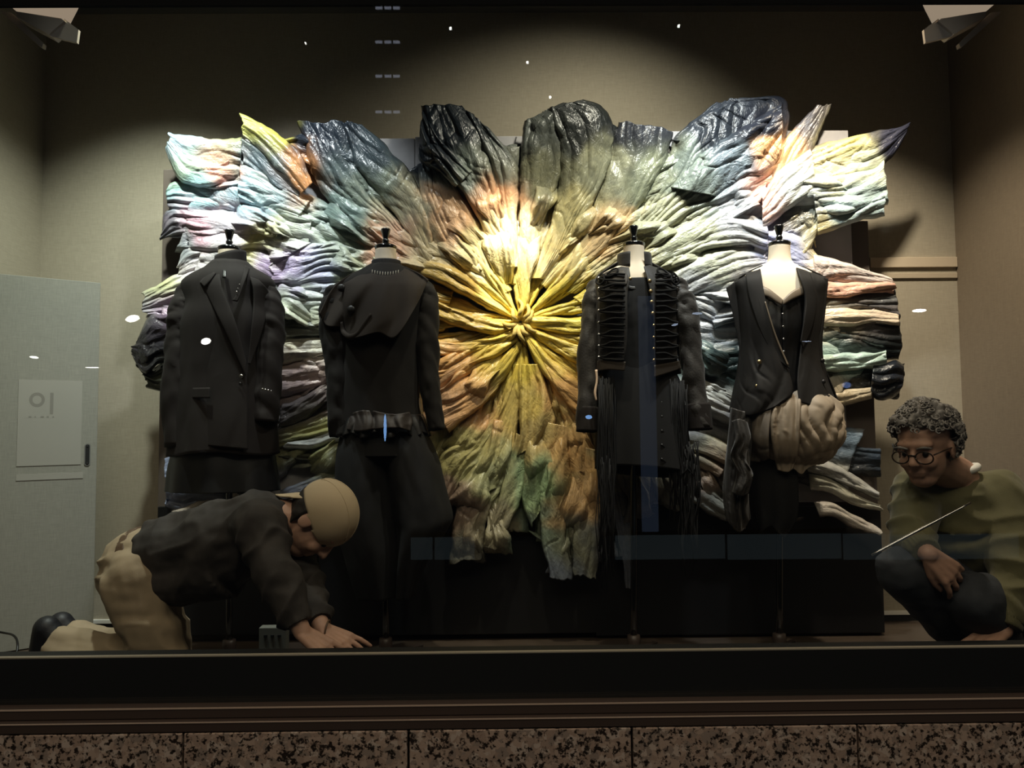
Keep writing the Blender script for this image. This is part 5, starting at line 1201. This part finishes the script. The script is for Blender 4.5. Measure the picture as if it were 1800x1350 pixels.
blob('sweater', sw, .0065, M['sweater'], CP, smooth=7, disp=lambda co: .008*(1 - 2.2*np.abs(vn(co[:, 0]*10 + co[:, 2]*6, co[:, 2]*13 + co[:, 1]*6, 12))) + .002*vn3(co, 40, 9))
for w_, e_, r_ in ((wrr, elr, .046), (wrl, ell_, .052)):
    d = (e_ - w_).normalized()
    blob('cuff', [capsule(w_ + d*.010, r_-.005, w_ + d*.065, r_+.004, flat=True)], .004, M['sweater'], CP, smooth=3, disp=lambda co: .0012*np.sin(co[:, 0]*900))
jn = [capsule(pel, .142, wai, .132), capsule(pel, .138, hr, .108), capsule(hr, .108, kr, .076), capsule(kr, .076, ar + Vector((0, 0, .03)), .062, flat=True),
      capsule(pel, .138, hl, .108), capsule(hl, .108, kl, .078), capsule(kl, .078, al + Vector((0, 0, .03)), .064, flat=True)]
blob('jeans', jn, .0065, M['jeans'], CP, smooth=6, disp=lambda co: .006*(1 - 2.2*np.abs(vn(co[:, 0]*12 + co[:, 2]*9, co[:, 2]*12 - co[:, 0]*6, 15))) + .002*vn3(co, 40, 9))
for an in (ar, al):
    blob('shoe', [capsule(an, .045, an + Vector((-.02, -.02, -.03)), .042), capsule(an + Vector((0, 0, -.03)), .042, Vector((an.x-.07, an.y-.13, .036)), .034)], .005, M['shoe'], CP, smooth=4)
# white shirt collar, hair, glasses
cb = [P(-.055, -.058, -.095), P(-.075, 0, -.080), P(-.055, .058, -.095)]
tube('shirt_collar', [nk + Vector((-.030, -.058, .006)), nk + Vector((.012, -.060, .020)), nk + Vector((.048, -.030, .030)), nk + Vector((.054, .02, .030))], [.006, .011, .012, .008], M['white'], CP, n=10)
clipped_shell('hair', P(-.018, 0, .034), (fw*.100, lt*.088, cw*.100),
              lambda v: (v - C).dot(cw) > .060 + .30*(v - C).dot(fw) + .016*float(vn3(np.array(v)[None], 60, 4)[0]) or ((v - C).dot(fw) < -.004 and (v - C).dot(cw) > -.050), M['hair'], CP,
              lambda V: .012*(1 - 2*np.abs(vn3(V, 30, 1))) + .009*(1 - 2*np.abs(vn3(V, 85, 3))), n=130, mm=96, thick=.002)
rr = random.Random(5)
cur = []
for i in range(420):                          # loose grey curls all over the hair and along its edge
    a1, a2 = rr.uniform(-math.pi, math.pi), math.acos(rr.uniform(-.55, 1))
    d = fw*math.sin(a2)*math.cos(a1) + lt*math.sin(a2)*math.sin(a1) + cw*math.cos(a2)
    k_ = math.sqrt((d.dot(fw)/.104)**2 + (d.dot(lt)/.092)**2 + (d.dot(cw)/.104)**2)
    p = P(-.018, 0, .034) + d/k_*rr.uniform(.98, 1.10)
    if not ((p - C).dot(cw) > .048 + .30*(p - C).dot(fw) or ((p - C).dot(fw) < .0 and (p - C).dot(cw) > -.055)): continue
    t1 = d.cross(Vector((rr.uniform(-1, 1), rr.uniform(-1, 1), rr.uniform(-1, 1)))).normalized(); t2 = d.cross(t1)
    a, b = rr.uniform(.006, .012), rr.uniform(0, 6)
    pts = [p + (t1*math.cos(b+q*.9) + t2*math.sin(b+q*.9))*a*(1 - .06*q) + (d*.25 - cw*.18)*a*q*.5 for q in range(8)]
    v, f = tube_np(pts, [.0020, .0028, .0030, .0030, .0028, .0024, .0018, .0008], 6)
    cur.append((v, f))
Vc = []; Fc = []
for v, f in cur:
    b = len(Vc); Vc += v; Fc += [[b + i for i in q] for q in f]
o = link('hair_curls', mesh_np('hair_curls', Vc, Fc), M['hair'], CP); o['kind'] = 'stuff'
gl = []
for s in (-1, 1):
    pts = [P(.104 - .10*abs(.036*s + .026*math.cos(q))**1.3, .036*s + .026*math.cos(q), -.006 + .020*math.sin(q)) for q in np.linspace(0, 2*math.pi, 25)]
    gl.append((pts, .0022))
    gl.append(([P(.094, .062*s, .002), P(.05, .078*s, .004), P(-.010, .084*s, -.002)], .0020))
gl.append(([P(.104, -.011, 0), P(.107, 0, .003), P(.104, .011, 0)], .0022))
Vc = []; Fc = []
for pts, r in gl:
    v, f = tube_np(pts, [r]*len(pts), 8); b = len(Vc); Vc += v; Fc += [[b + i for i in q] for q in f]
link('glasses', mesh_np('glasses', Vc, Fc), mat('dark_horn', (.03, .018, .012), .25), CP)
for s in (-1, 1):
    for dz, ln_ in ((.020, .020), ):
        tube('eyebrow', [P(.094, (.036-.022)*s, .019), P(.097, .036*s, .025), P(.086, (.036+.022)*s, .020)], [.003, .0042, .002], M['hair'], CP, n=7)
# thin metal bar added for the bright slanting line over the sweater
ra, rb = A_(1532, 976, .13), A_(1706, 884, .13)
r_ = tube('bright_bar', [ra, (ra+rb)/2, rb], [.0035, .0045, .003], M['metal'], None, n=10)
tag(r_, 'thin shiny metal bar slanting across the green sweater', 'rod')
# ================================================================ LAMPS OF THE STREET OPPOSITE, seen mirrored in the glass
def mir(px, py, D):
    p = at(px, py, D); return Vector((p.x, -p.y, p.z))
LW = emis('white_lamp', (1.0, .97, .92), 26); LC = emis('cold_lamp', (.62, .74, 1.0), 5); LB_ = emis('blue_screen', (.25, .50, 1.0), 9)
LAMPS = [  # x, y, width, height, tilt, material, where its reflection lies
 (233, 560, 24, 12, .2, LW, 'on the wall left of the artwork'), (362, 600, 17, 12, .25, LW, 'on the front of the long blazer'), (60, 628, 15, 4, -.15, LW, 'on the grey door'), (163, 646, 24, 2, -.02, LW, 'across the edge of the grey door'),
 (792, 50, 5, 5, 0, LW, 'on the bare wall above the dark hooded garment'), (927, 110, 5, 4, 0, LW, 'on the bare wall high above the yellow centre'), (967, 171, 5, 4, 0, LW, 'on the wall just above the tall slate garment'), (1193, 46, 5, 5, 0, LW, 'on the bare wall at the upper right'), (537, 76, 3, 3, 0, LW, 'on the bare wall at the upper left'),
 (840, 553, 22, 3, 0, LC, 'left of the yellow centre, upper of two'), (842, 574, 20, 3, 0, LC, 'left of the yellow centre, lower of two'), (1616, 546, 26, 6, .06, LW, 'on the wall right of the artwork'),
 (1226, 551, 19, 4, 0, LC, 'beside the braided jacket sleeve'), (1186, 571, 12, 4, .2, LC, 'on the braid of the parade jacket'), (1418, 600, 17, 2, 0, LC, 'on the waistcoat lapel'),
 (677, 752, 5, 48, 0, LB_, 'as an upright line on the wide trousers'), (1035, 733, 12, 7, 0, LB_, 'on the parade jacket cuff'), (1488, 677, 16, 11, 0, emis('dim_blue_screen', (.25, .42, 1.0), 2.5), 'on the dark garment right of the waistcoat')]
for x, y, w_, h_, ti, m, wh in LAMPS:
    D = 4.2; p = mir(x, y, D); s = (D + 2.05)/F
    bm = bmesh.new()
    r = bmesh.ops.create_uvsphere(bm, u_segments=12, v_segments=8, radius=.5)
    bmesh.ops.scale(bm, vec=(w_*s, .02, h_*s), verts=bm.verts)
    bmesh.ops.rotate(bm, cent=(0, 0, 0), matrix=Matrix.Rotation(-ti, 3, 'Y'), verts=bm.verts)
    me = bpy.data.meshes.new('outside_light'); bm.to_mesh(me); bm.free()
    o = link('outside_light', me, m); o.location = p  # glowing shape added behind the camera, hung free, to mirror in the glass
    tag(o, 'street lamp mirrored in the glass ' + wh, 'lamp', 'street lamps mirrored in the window')
# rows of small cold lamps in a stairwell
lm = bpy.data.meshes.new('outside_led'); bm = bmesh.new(); box_bm(bm, (0, 0, 0), (12*6.25/F, .01, 4*6.25/F)); bm.to_mesh(lm); bm.free(); lm.materials.append(emis('stair_led', (.75, .8, 1.0), 1.6))
for ri, y in enumerate((14, 74, 134, 197)):
    for ci, x in enumerate((666, 682, 697)):
        o = link('outside_light', lm, None, None, False); o.location = mir(x, y, 4.2)
        tag(o, 'small cold lamp of the %s mirrored row above the slate jacket, %s in its row' % (('highest', 'second', 'third', 'lowest')[ri], ('first', 'middle', 'last')[ci]), 'lamp', 'cold stair lamps mirrored in the window')
# glass balustrade across the street, its dim light put into glowing panes
bl = thing('outside_balustrade', 'dim blue glass balustrade across the street, mirrored low in the window', 'balustrade', tuple(mir(1100, 990, 6.0)))
pane = emis('dim_blue_pane', (.55, .72, .80), .15)
def mrect(name, x0, x1, y0, y1, D, m, par, th=.02):
    a = mir(x0, y1, D); b = mir(x1, y0, D)
    return box(name, (min(a.x, b.x), a.y-th, a.z), (max(a.x, b.x), a.y, b.z), m, par, 0)
for x0, x1 in ((722, 760), (764, 834), (1082, 1274), (1280, 1478), (1484, 1556), (1562, 1790)):
    mrect('pane', x0, x1, 938, 984, 6.0, pane, bl)
mrect('rail', 722, 1790, 934, 937, 5.98, M['bronze'], bl)
ps = mrect('outside_glow_post', 1129, 1150, 520, 935, 5.6, emis('dim_blue_post', (.45, .62, 1.0), .22), None)  # glowing post added out of view to mirror as a blue strip
tag(ps, 'tall dim blue light column mirrored on the parade jacket', 'light column')
